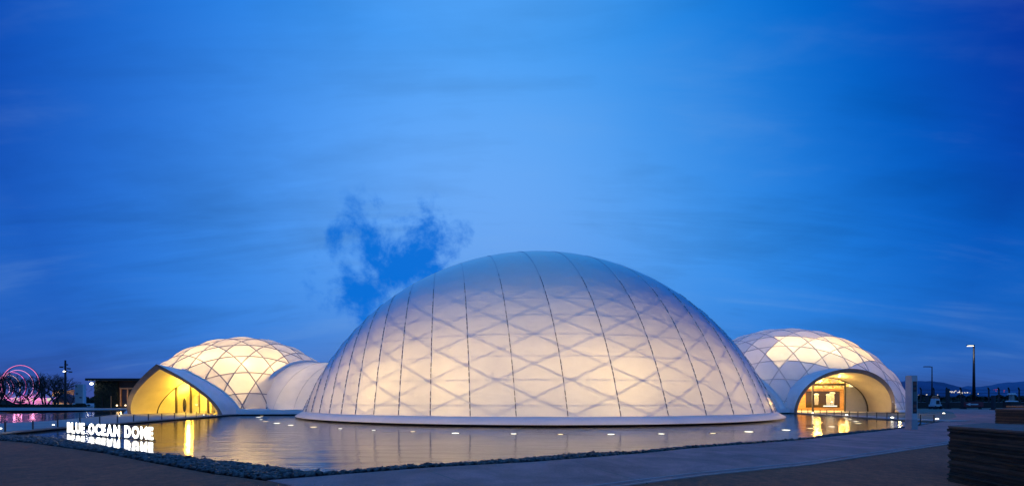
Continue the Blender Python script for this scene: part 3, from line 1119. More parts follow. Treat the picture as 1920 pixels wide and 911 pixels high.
lamp('hall_lamp', rdome, (36.0, 51.5, 3.2), 800, AMB, 0.4)
p = c_mid - c_axis * 1.6 + c_acr * 1.0
lamp('porch_lamp', rdome, (p.x, p.y, 3.9), 170, AMB, 0.12)
MB().blob((p.x - 0.2, p.y, 4.32), (0.12, 0.12, 0.07), 8, 5).build('downlight', M_LENSW, rdome, True)
lamp('foot_lamp', rdome, (43.0, 44.6, 1.3), 40, (1.0, 0.72, 0.3), 0.1)
for px, py, dd, pw in ((1462, 660, 1.5, 60), (1515, 662, 1.2, 95), (1550, 655, 1.2, 100), (1590, 664, 1.4, 60), (1530, 642, 1.8, 60), (1480, 648, 1.8, 45), (1430, 705, 1.0, 22), (1610, 672, 1.5, 50)):
    # place each lamp just inside the film: meet the dome along the line of sight, then step inward
    d = Vector(((px - CX) / F, 1.0, (HZ - py) / F))
    o = Vector((0, 0, EYE)) - Vector((CC.x, CC.y, CZ))
    A_, B_, C_ = d.dot(d), d.dot(o), o.dot(o) - CR * CR
    t = (-B_ - math.sqrt(max(0, B_ * B_ - A_ * C_))) / A_
    p = Vector((0, 0, EYE)) + d * t
    nrm = (p - Vector((CC.x, CC.y, CZ))).normalized()
    p = p - nrm * (dd + 0.5)
    lamp('roof_lamp', rdome, p, pw * 3.0, (1.0, 0.74, 0.38), 0.25)


lamp('room_lamp', rdome, (38.8, 56.0, 6.0), 800, (1.0, 0.78, 0.55), 0.8)
lamp('room_lamp', rdome, (33.5, 52.0, 2.5), 420, (1.0, 0.78, 0.55), 0.8)


# ------------------------------------------------------------------ tunnels
def tunnel(name, label, N_, T_, Fp, mid2, half2, up2, plinth_pts):
    root = thing(name, (N_.x, N_.y, 0), label, 'passage')
    mid = (N_ + Fp) / 2
    half = N_ - mid
    up = T_ - mid
    n_ = 40
    r0 = [mid + half * math.cos(PI * i / n_) + up * math.sin(PI * i / n_) for i in range(n_ + 1)]
    r1 = [mid2 + half2 * math.cos(PI * i / n_) + up2 * math.sin(PI * i / n_) for i in range(n_ + 1)]
    for p in r0 + r1:
        p.z += 0.15
    K = 4
    for k in range(K):
        rows = []
        for q in range(5):
            s = (k + q / 4) / K
            sag = -0.05 * math.sin(PI * q / 4)
            rows.append([a + (b - a) * s + Vector((0, 0, sag if 0 < i < n_ else 0)) for i, (a, b) in enumerate(zip(r0, r1))])
        MB().grid(rows).build('membrane_panel', M_TUN, root, True)
        if k:
            s = k / K
            MB().tube([a + (b - a) * s + Vector((0, 0, 0.02)) for a, b in zip(r0, r1)], 0.016, 4).build('seam', M_CABLE2, root, True)
    rows = []
    ax = (mid2 - mid).normalized()
    for dx, k_ in ((0.0, 1.0), (-0.05, 1.035), (-0.55, 1.035), (-0.6, 0.99)):
        rows.append([mid + (p - mid) * k_ + ax * dx for p in r0])
    MB().grid(rows).build('arch_ring', M_WHITE, root, True)
    MB().prism(plinth_pts, 0.115, 0.55).build('plinth', M_WHITE, root)
    MB().prism([Vector((p.x * 1.0, p.y + 0.25, 0)) for p in plinth_pts], -0.2, 0.113).build('shadow_gap', M_BLACK, root)
    return root


tl = tunnel('left_passage', 'white vaulted fabric passage joining the left dome to the huge dome', Vector((-27.0, 41.6, 0)), Vector((-24.3, 49.3, 6.0)), Vector((-25.5, 57.5, 0)),
            Vector((-16.5, 47.8, 0)), Vector((-1.6, -6.6, 0)), Vector((0, 0, 5.5)),
            [Vector((-28.3, 39.75, 0)), Vector((-20.6, 40.6, 0)), Vector((-18, 42, 0)), Vector((-18, 44, 0)), Vector((-28, 43, 0))])
lamp('passage_lamp', tl, (-23.5, 45.5, 2.0), 320, (1.0, 0.75, 0.45), 0.5)
tr_ = tunnel('right_passage', 'white vaulted passage mostly hidden between the huge dome and the right dome', Vector((31.2, 46.6, 0)), Vector((26.0, 54.3, 6.2)), Vector((24, 61.0, 0)),
             Vector((20, 51.0, 0)), Vector((3.0, -6.5, 0)), Vector((0, 0, 5.6)),
             [Vector((22, 43.0, 0)), Vector((31.6, 45.7, 0)), Vector((31.6, 48, 0)), Vector((22, 48, 0))])

# ------------------------------------------------------------------ lit sign letters
P0, P1 = G(126, 812.2, 0.0), G(287, 826.6, 0.0)
sg = thing('letter_sign', ((P0 + P1) / 2), 'row of glowing white block letters standing at the edge of the pond', 'sign')
sdir = (P1 - P0).normalized()
snor = Vector((sdir.y, -sdir.x, 0))
LEN = (P1 - P0).length
text = "BLUE OCEAN DOME"
glyphs = []
for ch in text:
    if ch == ' ':
        glyphs.append((ch, None, 0.30, 0))
        continue
    cu = bpy.data.curves.new('letter', 'FONT')
    cu.body = ch
    cu.size = 1.0
    cu.offset = 0.042
    cu.extrude = 0.0
    cu.resolution_u = 4
    ob = bpy.data.objects.new('letter_src', cu)
    COL.objects.link(ob)
    bpy.context.view_layer.update()
    me_ = bpy.data.meshes.new_from_object(ob.evaluated_get(bpy.context.evaluated_depsgraph_get()))
    bpy.data.objects.remove(ob)
    co = np.zeros(len(me_.vertices) * 3)
    me_.vertices.foreach_get('co', co)
    co = co.reshape(-1, 3)
    fs = [tuple(p.vertices) for p in me_.polygons]
    mn, mxx = co.min(0), co.max(0)
    glyphs.append((ch, (co - np.array([mn[0], mn[1], 0]), fs, mxx[1] - mn[1]), mxx[0] - mn[0], 0))
    bpy.data.meshes.remove(me_)
gap = 0.13
tot = sum(g[2] for g in glyphs) + gap * (len(glyphs) - 1)
kx = LEN / tot
LH, LD, LZ = 0.455, 0.03, 0.05
xpos = 0.0
for ch, dat, wd_, _ in glyphs:
    if dat:
        co, fs, hh = dat
        edges = {}
        for f in fs:
            for i in range(len(f)):
                e = (f[i], f[(i + 1) % len(f)])
                if (e[1], e[0]) in edges:
                    edges.pop((e[1], e[0]))
                else:
                    edges[e] = 1
        n_ = len(co)
        vs = []
        for side in (0.0, -LD):
            for c_ in co:
                p = P0 + sdir * ((xpos + c_[0]) * kx) + snor * side
                vs.append((p.x, p.y, LZ + c_[1] / hh * LH))
        ff = list(fs) + [tuple(i + n_ for i in f[::-1]) for f in fs] + [(b, a, a + n_, b + n_) for a, b in edges]
        lo_ = MB().add(vs, ff).build('letter', M_LETTER, sg, label='letter %s' % ch)
        lo_.data.materials.append(M_DARKST)
        for p_ in lo_.data.polygons[2 * len(fs):]:
            p_.material_index = 1
    xpos += wd_ + gap
rl = MB()
c_ = (P0 + P1) / 2 - snor * 0.04
rl.box((c_.x, c_.y, 0.032), (LEN + 0.06, 0.06, 0.03), math.atan2(sdir.y, sdir.x))
for i in range(9):
    q = P0 + sdir * (LEN * (i + 0.5) / 9) - snor * 0.04
    rl.box((q.x, q.y, -0.03), (0.04, 0.04, 0.1))
rl.build('base_rail', M_DARKST, sg)

# ------------------------------------------------------------------ lamps in the water
spots = [(490.8, 779.5), (485, 781.7), (489.5, 786), (498, 789.8), (519, 793), (545, 796.6), (588, 800), (638, 803), (700.7, 806), (774, 808.7), (853.7, 811.7), (963, 812.8), (1051, 813.7), (1145.6, 813.7), (1240, 812.9), (1337, 812), (1404, 809), (1474, 805.7), (1519, 802.5), (1560, 799.5), (1581, 795.7), (1609, 793), (1605, 789.5), (1594, 785.6), (1584.5, 782.6), (1558, 779.8), (1528, 776.8), (1502, 774)]
LABW = {}
for i, (px, py) in enumerate(spots):
    p = G(px, py, 0.0)
    if i < 6:
        lab = 'flush pond lamp in the cluster before the left passage'
        lab += (', topmost one', ', far left one', ', second row', ', third row', ', fourth row', ', nearest the huge dome')[i]
    elif i < 19:
        lab = 'flush pond lamp before the huge dome, %s from the left of that row' % ('first second third fourth fifth sixth seventh eighth ninth tenth eleventh twelfth last'.split()[i - 6])
    else:
        lab = 'flush pond lamp before the right entrance, %s counted from the front' % ('first second third fourth fifth sixth seventh eighth ninth'.split()[i - 19])
    root = thing('pond_lamp', (p.x, p.y, 0), lab, 'lamp', 'lamps set in the pond')
    rr = random.uniform(0.12, 0.27) * (1.0 if i < 19 else 0.8) * min(1.0, p.y / 22)
    MB().lathe([(rr + 0.05, -0.05), (rr + 0.05, 0.004), (rr, 0.006), (rr, -0.05)], (p.x, p.y), 20).build('trim_ring', M_DARKST, root)
    MB().lathe([(rr - 0.002, 0.0), (rr * 0.8, 0.006), (rr * 0.4, 0.010), (0.001, 0.011)], (p.x, p.y), 20).build('lens', M_LENSW if i % 3 else M_LENS, root, True)


# ------------------------------------------------------------------ low post and wire barriers along the bridges
def barrier(name, label, pts, h, z0, cat='barrier', r=0.028, wires=(0.97,)):
    root = thing(name, (pts[0].x, pts[0].y, z0), label, cat)
    for p in pts:
        MB().tube([(p.x, p.y, z0 - 0.02), (p.x, p.y, z0 + h)], r, 6).build('post', M_POST, root)
    for k_ in wires:
        MB().tube([(p.x, p.y, z0 + h * k_) for p in pts], 0.007, 4).build('wire', M_POST, root)
    return root


lp = []
for px in (15, 66.6, 112.7, 154, 191, 224, 254, 281.6, 306.5, 330, 351, 371, 389, 404):
    ratio = (px - CX) / F
    # meet the front edge of the deck
    for (a_, b_) in ((lf0, lfa), (lfa, lf1)):
        # a + t(b-a), x = ratio*y
        den = (b_.x - a_.x) - ratio * (b_.y - a_.y)
        t = (ratio * a_.y - a_.x) / den
        if 0 <= t <= 1:
            lp.append(a_ + (b_ - a_) * t + Vector((-0.12, 0, 0)))
            break
barrier('wire_barrier', 'low post and wire barrier along the near edge of the left bridge', lp, 0.42, 0.15)
lq = [bk1 + (bka - bk1) * t + Vector((0.15, 0, 0)) for t in (0.15, 0.3, 0.45, 0.6, 0.75, 0.9, 1.0)] + [bka + (bk0 - bka) * t for t in (0.33, 0.66)]
barrier('wire_barrier', 'thin wire barrier along the far edge of the left bridge', lq, 0.42, 0.15, r=0.018)
rp = []
for px in (1490, 1501, 1512.6, 1524, 1535.5, 1548, 1561.5, 1575.5, 1590.5, 1606, 1623, 1641, 1660, 1680.5):
    ratio = (px - CX) / F
    den = (rb2.x - rb1.x) - ratio * (rb2.y - rb1.y)
    t = (ratio * rb1.y - rb1.x) / den
    rp.append(rb1 + (rb2 - rb1) * t + Vector((0.12, 0, 0)))
barrier('wire_barrier', 'low post and wire barrier before the round right entrance', rp, 0.46, 0.09)
barrier('wire_barrier', 'two low dark posts with a wire, right of the tall white totem', [G(1726, 793, 0.0) + Vector((0, 0.0, 0)), G(1751, 793, 0.0)], 0.55, 0.0)

# ------------------------------------------------------------------ totem sign by the path
tb = G(1709, 806, 0.03)
tt_ = thing('totem', tb, 'tall pale information totem with a dark panel, at the right end of the pond', 'sign')
TX, TY = tb.x + 0.15, tb.y + 0.16
MB().box((TX, TY, 0.27), (0.29, 0.34, 0.55)).build('base', mat("totem_base", (0.36, 0.35, 0.36), 0.6, var=0.08), tt_)
MB().box((TX, TY, 1.61), (0.27, 0.32, 2.13)).build('column', M_TOTEM, tt_)
MB().box((TX + 0.01, TY - 0.163, 1.62), (0.19, 0.012, 1.55)).build('info_panel', M_PANELD, tt_)
pn = MB()
for z_, h_, w_ in ((2.28, 0.16, 0.15), (2.05, 0.1, 0.12), (1.2, 0.14, 0.15), (0.98, 0.1, 0.13)):
    pn.box((TX + 0.01, TY - 0.171, z_), (w_, 0.004, h_))
pn.build('info_print', mat("print_rust", (0.22, 0.07, 0.04), 0.5), tt_)
pn = MB().box((TX + 0.01, TY - 0.171, 1.66), (0.15, 0.004, 0.46))
pn.build('info_map', mat("print_map", (0.10, 0.14, 0.13), 0.5), tt_)


# ------------------------------------------------------------------ stacked board benches on the right
def bench(label, corner, along, across, L, W, H, nlay, jit, seed, batter=0.14):
    rnd = random.Random(seed)
    root = thing('layered_bench', (corner.x, corner.y, ZP), label, 'bench', 'layered board benches by the path')
    lay = H / nlay
    pos = 0.0
    for i in range(nlay):
        k_ = 1 - i / nlay
        big = rnd.random() < 0.22
        o1 = -batter * k_ ** 1.4 + rnd.uniform(-jit, jit) + (-0.03 if big else 0)
        o2 = -batter * 0.4 * k_ + rnd.uniform(-jit, jit)
        e1, e2 = rnd.uniform(-jit, jit), rnd.uniform(-jit, jit)
        c0 = corner + across * o1 - along * o2
        c1 = corner + across * (o1 + e1) + along * L
        c2 = corner + across * (W + e2) + along * L
        c3 = corner + across * (W + e2) - along * o2
        # ragged front edge
        front = []
        m_ = 9
        for q in range(m_ + 1):
            t = q / m_
            p = c0 + (c1 - c0) * t + across * rnd.uniform(-jit, jit) * 0.7
            front.append(p)
        z0 = ZP + i * lay
        z1 = z0 + lay * 0.93
        poly = front + [c2, c3]
        m = M_BTOP if i == nlay - 1 else (M_LAYER[2] if big else M_LAYER[rnd.randrange(2)])
        MB().prism([(p.x, p.y) for p in poly][::-1], z0, z1).build('board', m, root)
    return root


b0 = Vector((7.92, 7.30, 0))
al, ac = Vector((-0.20, -0.98, 0)).normalized(), Vector((0.88, 0.48, 0)).normalized()
bench('big dark layered board bench in the right foreground, nearest of the three', b0, al, ac, 3.2, 2.1, 0.95, 38, 0.03, 3, 0.30)
b1 = Vector((29.9, 24.9, 0))
bench('middle dark layered bench beyond the big foreground one', b1, Vector((-0.25, -0.97, 0)).normalized(), ac, 4.2, 5.0, 0.92, 16, 0.03, 5, 0.40)
b2 = Vector((43.0, 35.0, 0))
bench('low dark layered bench, farthest of the three at the right edge', b2, Vector((-0.25, -0.97, 0)).normalized(), ac, 4.0, 5.0, 0.98, 10, 0.04, 8, 0.5)
root = thing('board_stack', (12.6, 9.85, ZP), 'small stack of dark boards at the right edge behind the big bench', 'stack')
for i in range(9):
    MB().box((12.75 + random.uniform(-.03, .03), 9.9 + random.uniform(-.03, .03), ZP + 0.05 + i * 0.09), (0.62 + random.uniform(-.06, .06), 0.6, 0.08), random.uniform(-.06, .06) + 0.4).build('board', M_LAYER[(i * 2) % 3 if i % 4 else 2], root)


# ------------------------------------------------------------------ right: lamps, fences, barrier arrow, carts
def street_lamp(label, base, h, arm, r, lit, double=False):
    root = thing('street_lamp', base, label, 'street lamp')
    b = Vector(base)
    MB().tube([b, b + Vector((0, 0, h))], r, 10, r * 0.5).build('pole', M_DARKST, root, True)
    MB().box((b.x, b.y, b.z + 0.3), (r * 4, r * 4, 0.6)).build('foot', M_DARKST, root)
    e = b + Vector((-arm, -0.2, h - 0.12))
    MB().tube([b + Vector((0, 0, h - 0.15)), e], r * 0.35, 6).build('arm', M_DARKST, root)
    hd = MB().box((e.x - 0.45, e.y, e.z + 0.05), (1.3, 0.45, 0.16)).build('lamp_head', M_DARKST, root)
    if lit:
        MB().box((e.x - 0.5, e.y - 0.02, e.z - 0.09), (0.95, 0.4, 0.08)).build('lens', emission('street_lens', (1.0, 0.95, 0.82), 5), hd)
    return root


bl = at(1826, 753, 85)
street_lamp('tall dark tapering street lamp with its head lit', (bl.x, bl.y, 0.9), 12.3, 0.5, 0.27, True)
lamp('street_light', None, (bl.x - 1.2, bl.y - 0.3, 12.6), 250, (1.0, 0.92, 0.75), 0.3)['kind'] = 'helper'
bl = at(1747.5, 752, 92)
street_lamp('thin unlit street lamp with a flat arm, beside the white totem', (bl.x, bl.y, 0.9), 8.4, 0.9, 0.16, False)


def fence(name, label, xs, d, z0, h, bent, r):
    root = thing(name, (at(xs[0], HZ, d).x, d, z0), label, 'fence')
    tops = []
    for px in xs:
        p = at(px, HZ, d)
        pts = [(p.x, d, z0 - 0.3), (p.x, d, z0 + h)]
        if bent:
            pts.append((p.x - 0.35, d - 0.1, z0 + h + 0.45))
        MB().tube(pts, r, 6).build('post', M_POST, root)
        tops.append(p.x)
    for k_ in ((0.15, 0.45, 0.72, 0.98) if bent else (0.3, 0.6, 0.95)):
        MB().tube([(x, d, z0 + h * k_) for x in tops], 0.03, 4).build('wire', M_POST, root)
    return root


fence('wire_fence', 'far wire fence with bent post tops on the dark bank', [1727, 1751, 1776.5, 1802, 1828, 1854, 1873, 1892, 1911, 1930], 88, 1.15, 2.75, True, 0.13)
q = [(1738.6, 741, 764), (1776.8, 728, 766), (1806, 745, 766), (1862.6, 741, 768)]
for i, (px, y0, y1) in enumerate(q):
    p = G(px, y1, 0.06)
    hh = (y1 - y0) / F * p.y
    rt = thing('gate_post', (p.x, p.y, 0.06), ('short dark square post nearest the white totem', 'tallest dark square post behind the pale cart', 'dark square post at the tail of the red arrow board', 'dark square post above the middle layered bench')[i], 'post', 'dark posts at the end of the path')
    MB().box((p.x, p.y, 0.06 + hh / 2), (0.36, 0.36, hh)).build('shaft', M_POST, rt)
    MB().box((p.x, p.y, 0.12), (0.6, 0.6, 0.12)).build('foot', M_POST, rt)
# red board with pale arrow
p0, p1 = G(1807, 762, 0.06), None
d = 68.0
root = thing('arrow_board', at(1825, 757, d), 'low red board with a pale arrow pointing left', 'sign')
a_, b_ = at(1808, 753, d), at(1843, 762, d)
MB().box(((a_.x + b_.x) / 2, d, (a_.z + b_.z) / 2), (b_.x - a_.x, 0.2, a_.z - b_.z)).build('board', M_RED, root)
ar = MB()
aw = b_.x - a_.x
xc, zc = a_.x + 0.05 * aw, (a_.z + b_.z) / 2
yy = d - 0.12
hh = a_.z - b_.z
ar.add([(xc, yy, zc), (xc + 0.24 * aw, yy, zc + 0.30 * hh), (xc + 0.24 * aw, yy, zc + 0.12 * hh), (xc + 0.66 * aw, yy, zc + 0.12 * hh), (xc + 0.66 * aw, yy, zc - 0.12 * hh), (xc + 0.24 * aw, yy, zc - 0.12 * hh), (xc + 0.24 * aw, yy, zc - 0.30 * hh),
        (xc, yy + .02, zc), (xc + 0.24 * aw, yy + .02, zc + 0.30 * hh), (xc + 0.24 * aw, yy + .02, zc + 0.12 * hh), (xc + 0.66 * aw, yy + .02, zc + 0.12 * hh), (xc + 0.66 * aw, yy + .02, zc - 0.12 * hh), (xc + 0.24 * aw, yy + .02, zc - 0.12 * hh), (xc + 0.24 * aw, yy + .02, zc - 0.30 * hh)],
       [(0, 6, 5, 2, 1), (2, 5, 4, 3)] + [(i, (i + 1) % 7, 7 + (i + 1) % 7, 7 + i) for i in range(7)])
ar.build('arrow', M_PALE, root)
for k_ in (0.1, 0.9):
    MB().box((a_.x + aw * k_, d + 0.15, 0.25), (0.15, 0.4, 0.5)).build('foot', M_POST, root)
# pale wheeled cart with an orange cap
cp = G(1753.5, 766.5, 0.06)
root = thing('service_cart', cp, 'squat pale wheeled cart with an orange top, standing at the end of the path', 'cart')
x, y, z0 = cp.x, cp.y, 0.06
MB().box((x, y, z0 + 0.62), (1.35, 0.9, 0.34), 0.1).build('chassis', M_PALE, root)
MB().box((x, y, z0 + 1.28), (1.05, 0.8, 1.0), 0.1, 0.78).build('body', M_PALE, root)
MB().box((x + 0.02, y - 0.42, z0 + 1.15), (0.62, 0.08, 0.62), 0.1, 0.8).build('hatch', M_DARKST, root)
MB().lathe([(0.40, z0 + 1.78), (0.42, z0 + 2.02), (0.30, z0 + 2.2), (0.01, z0 + 2.26)], (x, y), 14).build('cap', M_ORANGE, root, True)
for dx in (-0.5, 0.5):
    for dy in (-0.35, 0.35):
        MB().tube([(x + dx - 0.1, y + dy, z0 + 0.3), (x + dx + 0.1, y + dy, z0 + 0.3)], 0.3, 12).build('wheel', M_DARKST, root)
cp = at(1897, 753, 75)
root = thing('pump_post', (cp.x, cp.y, 0.06), 'pale capped post on a wide foot, far right by the fence', 'post')
x, y = cp.x, cp.y
zb = cp.z
MB().box((x, y, (zb + 0.06) / 2), (1.9, 1.2, zb)).build('plinth_block', M_SOIL, root)
MB().box((x, y, zb + 0.12), (1.6, 0.9, 0.24), 0, 0.8).build('foot', M_PALE, root)
MB().tube([(x, y, zb + 0.2), (x, y, zb + 1.35)], 0.36, 10, 0.30).build('shaft', mat("grey_green", (0.25, 0.27, 0.25), 0.6), root)
MB().box((x, y, zb + 1.5), (1.0, 0.8, 0.35), 0, 0.7).build('cap', M_PALE, root)
# lights in the ground near the right path
for i, (px, py) in enumerate(((1757, 787.6), (1769.6, 776.3), (1662, 779.5), (1578, 774), (1516, 771))):
    p = G(px, py, 0.11 if i > 1 else 0.06)
    if i > 1:
        ratio = (px - CX) / F
        den = (rb2.x - rb1.x) - ratio * (rb2.y - rb1.y)
        t = (ratio * rb1.y - rb1.x) / den
        p = rb1 + (rb2 - rb1) * t + Vector((0.45, 0, 0))
    root = thing('ground_light', p, ('small ground light nearest the foreground path', 'small ground light on the dark patch beside the path', 'small floor light on the right bridge, nearest the totem', 'small floor light in the middle of the right bridge', 'small floor light at the left end of the right bridge')[i], 'lamp', 'small lights along the right bridge and path')
    MB().tube([(p.x, p.y, 0.05), (p.x, p.y, 0.14)], 0.09, 10).build('body', M_DARKST, root)
    MB().blob((p.x, p.y, 0.17), (0.10, 0.10, 0.06), 10, 6).build('lens', M_LENSW, root, True)
for i, (px, py) in enumerate(((1, 804), (223.5, 779.5), (382, 778), (100, 797))):
    p = G(px, py, 0.17)
    root = thing('ground_light', p, ('small floor light on the left bridge at the photo edge', 'small floor light on the left bridge left of the hood', 'small floor light before the right foot of the pointed hood', 'small floor light left of the first glowing letter')[i], 'lamp', 'small lights on the left bridge')
    MB().tube([(p.x, p.y, 0.14), (p.x, p.y, 0.18)], 0.07, 10).build('body', M_DARKST, root)
    MB().blob((p.x, p.y, 0.20), (0.05, 0.05, 0.035), 10, 6).build('lens', M_LENSW, root, True)
# city lights under the hills
cl = MB()
for (x0, x1, y0, y1, n_) in ((1776, 1800, 732, 736, 16), (1800, 1840, 735, 738, 14), (1700, 1770, 739, 744, 14), (1862, 1882, 730, 734, 0)):
    for i in range(n_):
        p = at(random.uniform(x0, x1), random.uniform(y0, y1), 2000)
        cl.box(p, (2.2, 2.0, 2.0))
tag(cl.build('city_lights', emission('city_glow', (1.0, 0.9, 0.75), 1.6)), 'scattered pale city lights at the foot of the hills', 'lights', kind='stuff')
cl = MB()
for i in range(8):
    p = at(random.uniform(1862, 1884), random.uniform(729, 734), 1900)
    cl.box(p, (2.0, 2.0, 2.0))
tag(cl.build('city_lights', emission('city_red', (1.0, 0.12, 0.12), 0.6)), 'cluster of dim red city lights at the far right', 'lights', kind='stuff')


# ------------------------------------------------------------------ distant dark planting
def leaf_mass(name, spec, n, size, m, label):
    mb = MB()
    for i in range(n):
        px0, px1, d0, d1, h = spec
        px = random.uniform(px0, px1)
        d_ = random.uniform(d0, d1)
        hh = h * (0.55 + 0.45 * abs(math.sin(px * 0.13) * math.cos(px * 0.041 + 1)))
        p = at(px, HZ, d_)
        c = Vector((p.x, p.y, 0.05 + hh * random.random() ** 0.7))
        s = size * random.uniform(0.5, 1.3)
        a = Vector((random.gauss(0, 1), random.gauss(0, 1), random.gauss(0, 1))).normalized() * s
        b = a.cross(Vector((random.gauss(0, 1), random.gauss(0, 1), random.gauss(0, 1)))).normalized() * s * 0.7
        mb.add([c - a, c - b, c + a, c + b], [(0, 1, 2, 3)])
    return tag(mb.build(name, m), label, 'planting', kind='stuff')


leaf_mass('far_wood', (1690, 1960, 380, 420, 7.5), 3500, 1.6, M_HEDGE, 'dark far line of trees under the hills')
leaf_mass('shrubbery', (1700, 1930, 120, 150, 2.2), 1500, 0.5, M_HEDGE, 'dark low planting beyond the far fence')
leaf_mass('shrubbery', (140, 185, 230, 260, 5.0), 500, 1.2, M_HEDGE, 'dark far planting left of the dark cabin')

# ------------------------------------------------------------------ left: dark cabin with planted wall
d = 78.0
L_, R_ = at(175, 764, d), at(275, 764, d)
cab = thing('cabin', (L_.x, d, 0.06), 'low dark flat-roofed cabin with a planted wall and a warm lit doorway', 'building')
TOPZ = EYE + (HZ - 709.5) / F * d
MB().box(((L_.x + R_.x) / 2, d + 4.2, (TOPZ - 0.4) / 2 + 0.03), (R_.x - L_.x, 7.6, TOPZ - 0.5)).build('wall', M_CABIN, cab)
MB().box(((L_.x + R_.x) / 2 - 0.1, d + 3.6, TOPZ - 0.2), (R_.x - L_.x + 0.7, 9.4, 0.45)).build('roof', M_CABIN, cab)
xd = at(222, 764, d).x
nlv = 5200
mb = MB()
for i in range(nlv):
    x = random.uniform(L_.x, xd - 0.3)
    z = random.uniform(0.1, TOPZ - 0.6)
    c = Vector((x, d + 0.30 - random.random() * 0.22, z))
    a = Vector((random.gauss(0, 1), random.gauss(0, .6), random.gauss(0, 1))).normalized() * 0.13
    b = a.cross(Vector((random.gauss(0, .5), 1, random.gauss(0, .5)))).normalized() * 0.09
    mb.add([c - a, c - b, c + a, c + b], [(0, 1, 2, 3)])
tag(mb.build('leaf_cover', M_HEDGE, cab), kind='stuff')
for px in (192, 208):
    x = at(px, 764, d).x
    MB().box((x, d + 0.02, 1.2), (0.1, 0.1, 2.4)).build('trellis_post', M_WOOD if px == 208 else M_CABIN, cab)
zt = EYE + (HZ - 729) / F * d
zbm = EYE + (HZ - 761) / F * d
xe = R_.x
MB().box(((xd + xe) / 2, d + 0.35, zt + 0.15), (xe - xd, 0.25, 0.28)).build('door_head', M_AMB, cab)
for px in (223.5, 237):
    x = at(px, 764, d).x
    MB().box((x, d + 0.35, (zt + zbm) / 2), (0.22, 0.25, zt - zbm)).build('door_post', M_AMB, cab)
x = at(230, 764, d).x
MB().box((x, d + 0.42, (zt + zbm) / 2), (1.05, 0.08, zt - zbm - 0.3)).build('door', M_DARKST, cab)
MB().box((at(243, 764, d).x, d + 0.42, 2.2), (0.9, 0.06, 0.4)).build('notice', M_PALE, cab)
MB().box(((xd + xe) / 2 - 0.3, d - 0.3, 0.42), (1.9, 0.4, 0.12)).build('bench_seat', M_WOOD, cab)
for px in (222.5, 238.5):
    p = at(px, 759.5, d)
    MB().blob((p.x, d - 0.35, p.z), (0.12, 0.12, 0.15), 8, 6).build('step_light', emission('step_glow', (1.0, 0.75, 0.4), 4), cab, True)
lamp('door_lamp', cab, (at(231, 764, d).x, d - 0.9, 2.6), 30, (1.0, 0.55, 0.2), 0.15)
lamp('step_lamp', cab, (at(231, 764, d).x, d - 0.5, 0.6), 25, (1.0, 0.6, 0.25), 0.1)
p = at(174.5, 719, d)
hd = MB().box((p.x + 0.3, d - 0.15, p.z + 0.22), (0.9, 0.3, 0.12)).build('flood_bracket', M_DARKST, cab)
MB().blob((p.x, d - 0.3, p.z), (0.24, 0.2, 0.2), 10, 6).build('flood_lens', emission('flood_glow', (1.0, 0.97, 0.85), 12), cab, True)
lamp('flood_lamp', cab, (p.x - 0.3, d - 0.8, p.z - 0.1), 60, (1.0, 0.95, 0.8), 0.15)

# ------------------------------------------------------------------ left: sign board, mast, bare trees, light rings, timber lattice
d = 92.0
a_, b_ = at(142, 720, d), at(159.5, 759, d)
root = thing('notice_board', ((a_.x + b_.x) / 2, d, 0.06), 'large pale upright notice board with a dark foot, left of the dark cabin', 'sign')
MB().box(((a_.x + b_.x) / 2, d, (a_.z + 0.9) / 2), (b_.x - a_.x, 0.4, a_.z - 0.9)).build('board', M_TOTEM, root)
MB().box((b_.x - 0.13, d - 0.01, (a_.z + 0.9) / 2), (0.3, 0.46, a_.z - 0.88)).build('edge_post', M_WHITE, root)
MB().box(((a_.x + b_.x) / 2, d, 0.48), (b_.x - a_.x - 0.2, 0.36, 0.85)).build('foot', M_BLACK, root)
pr = MB()
for (fx_, fz_, w_, h_) in ((0.16, 0.88, 0.16, 0.05), (0.22, 0.50, 0.26, 0.05), (0.62, 0.30, 0.24, 0.05), (0.12, 0.97, 0.1, 0.03)):
    pr.box((a_.x + fx_ * (b_.x - a_.x), d - 0.21, 0.9 + fz_ * (a_.z - 0.9)), (w_ * (b_.x - a_.x), 0.02, h_ * a_.z))
pr.build('print', M_PANELD, root)
d = 86.0
b_ = at(122.5, 759, d)
root = thing('light_mast', (b_.x, d, 0.06), 'tall dark mast with small spotlights, in front of the bare trees', 'mast')
hh = EYE + (HZ - 675) / F * d
MB().tube([(b_.x, d, 0), (b_.x, d, hh)], 0.24, 8, 0.14).build('pole', M_DARKST, root)
for i, (px, py) in enumerate(((126.5, 683.5), (117.5, 688), (125.5, 695.5), (134.5, 697), (127, 719), (118.5, 745), (129, 728), (131.5, 691))):
    p = at(px, py, d)
    sp = MB().box((p.x, d - 0.25, p.z), (0.36, 0.5, 0.26), 0.3).tube([(b_.x, d, p.z + 0.1), (p.x, d - 0.2, p.z + 0.1)], 0.05, 5).build('spotlight', M_DARKST, root)
    if i == 2:
        MB().blob((p.x, d - 0.55, p.z - 0.1), (0.2, 0.12, 0.14), 8, 6).build('lens', emission('mast_glow', (1, .95, .85), 8), sp, True)


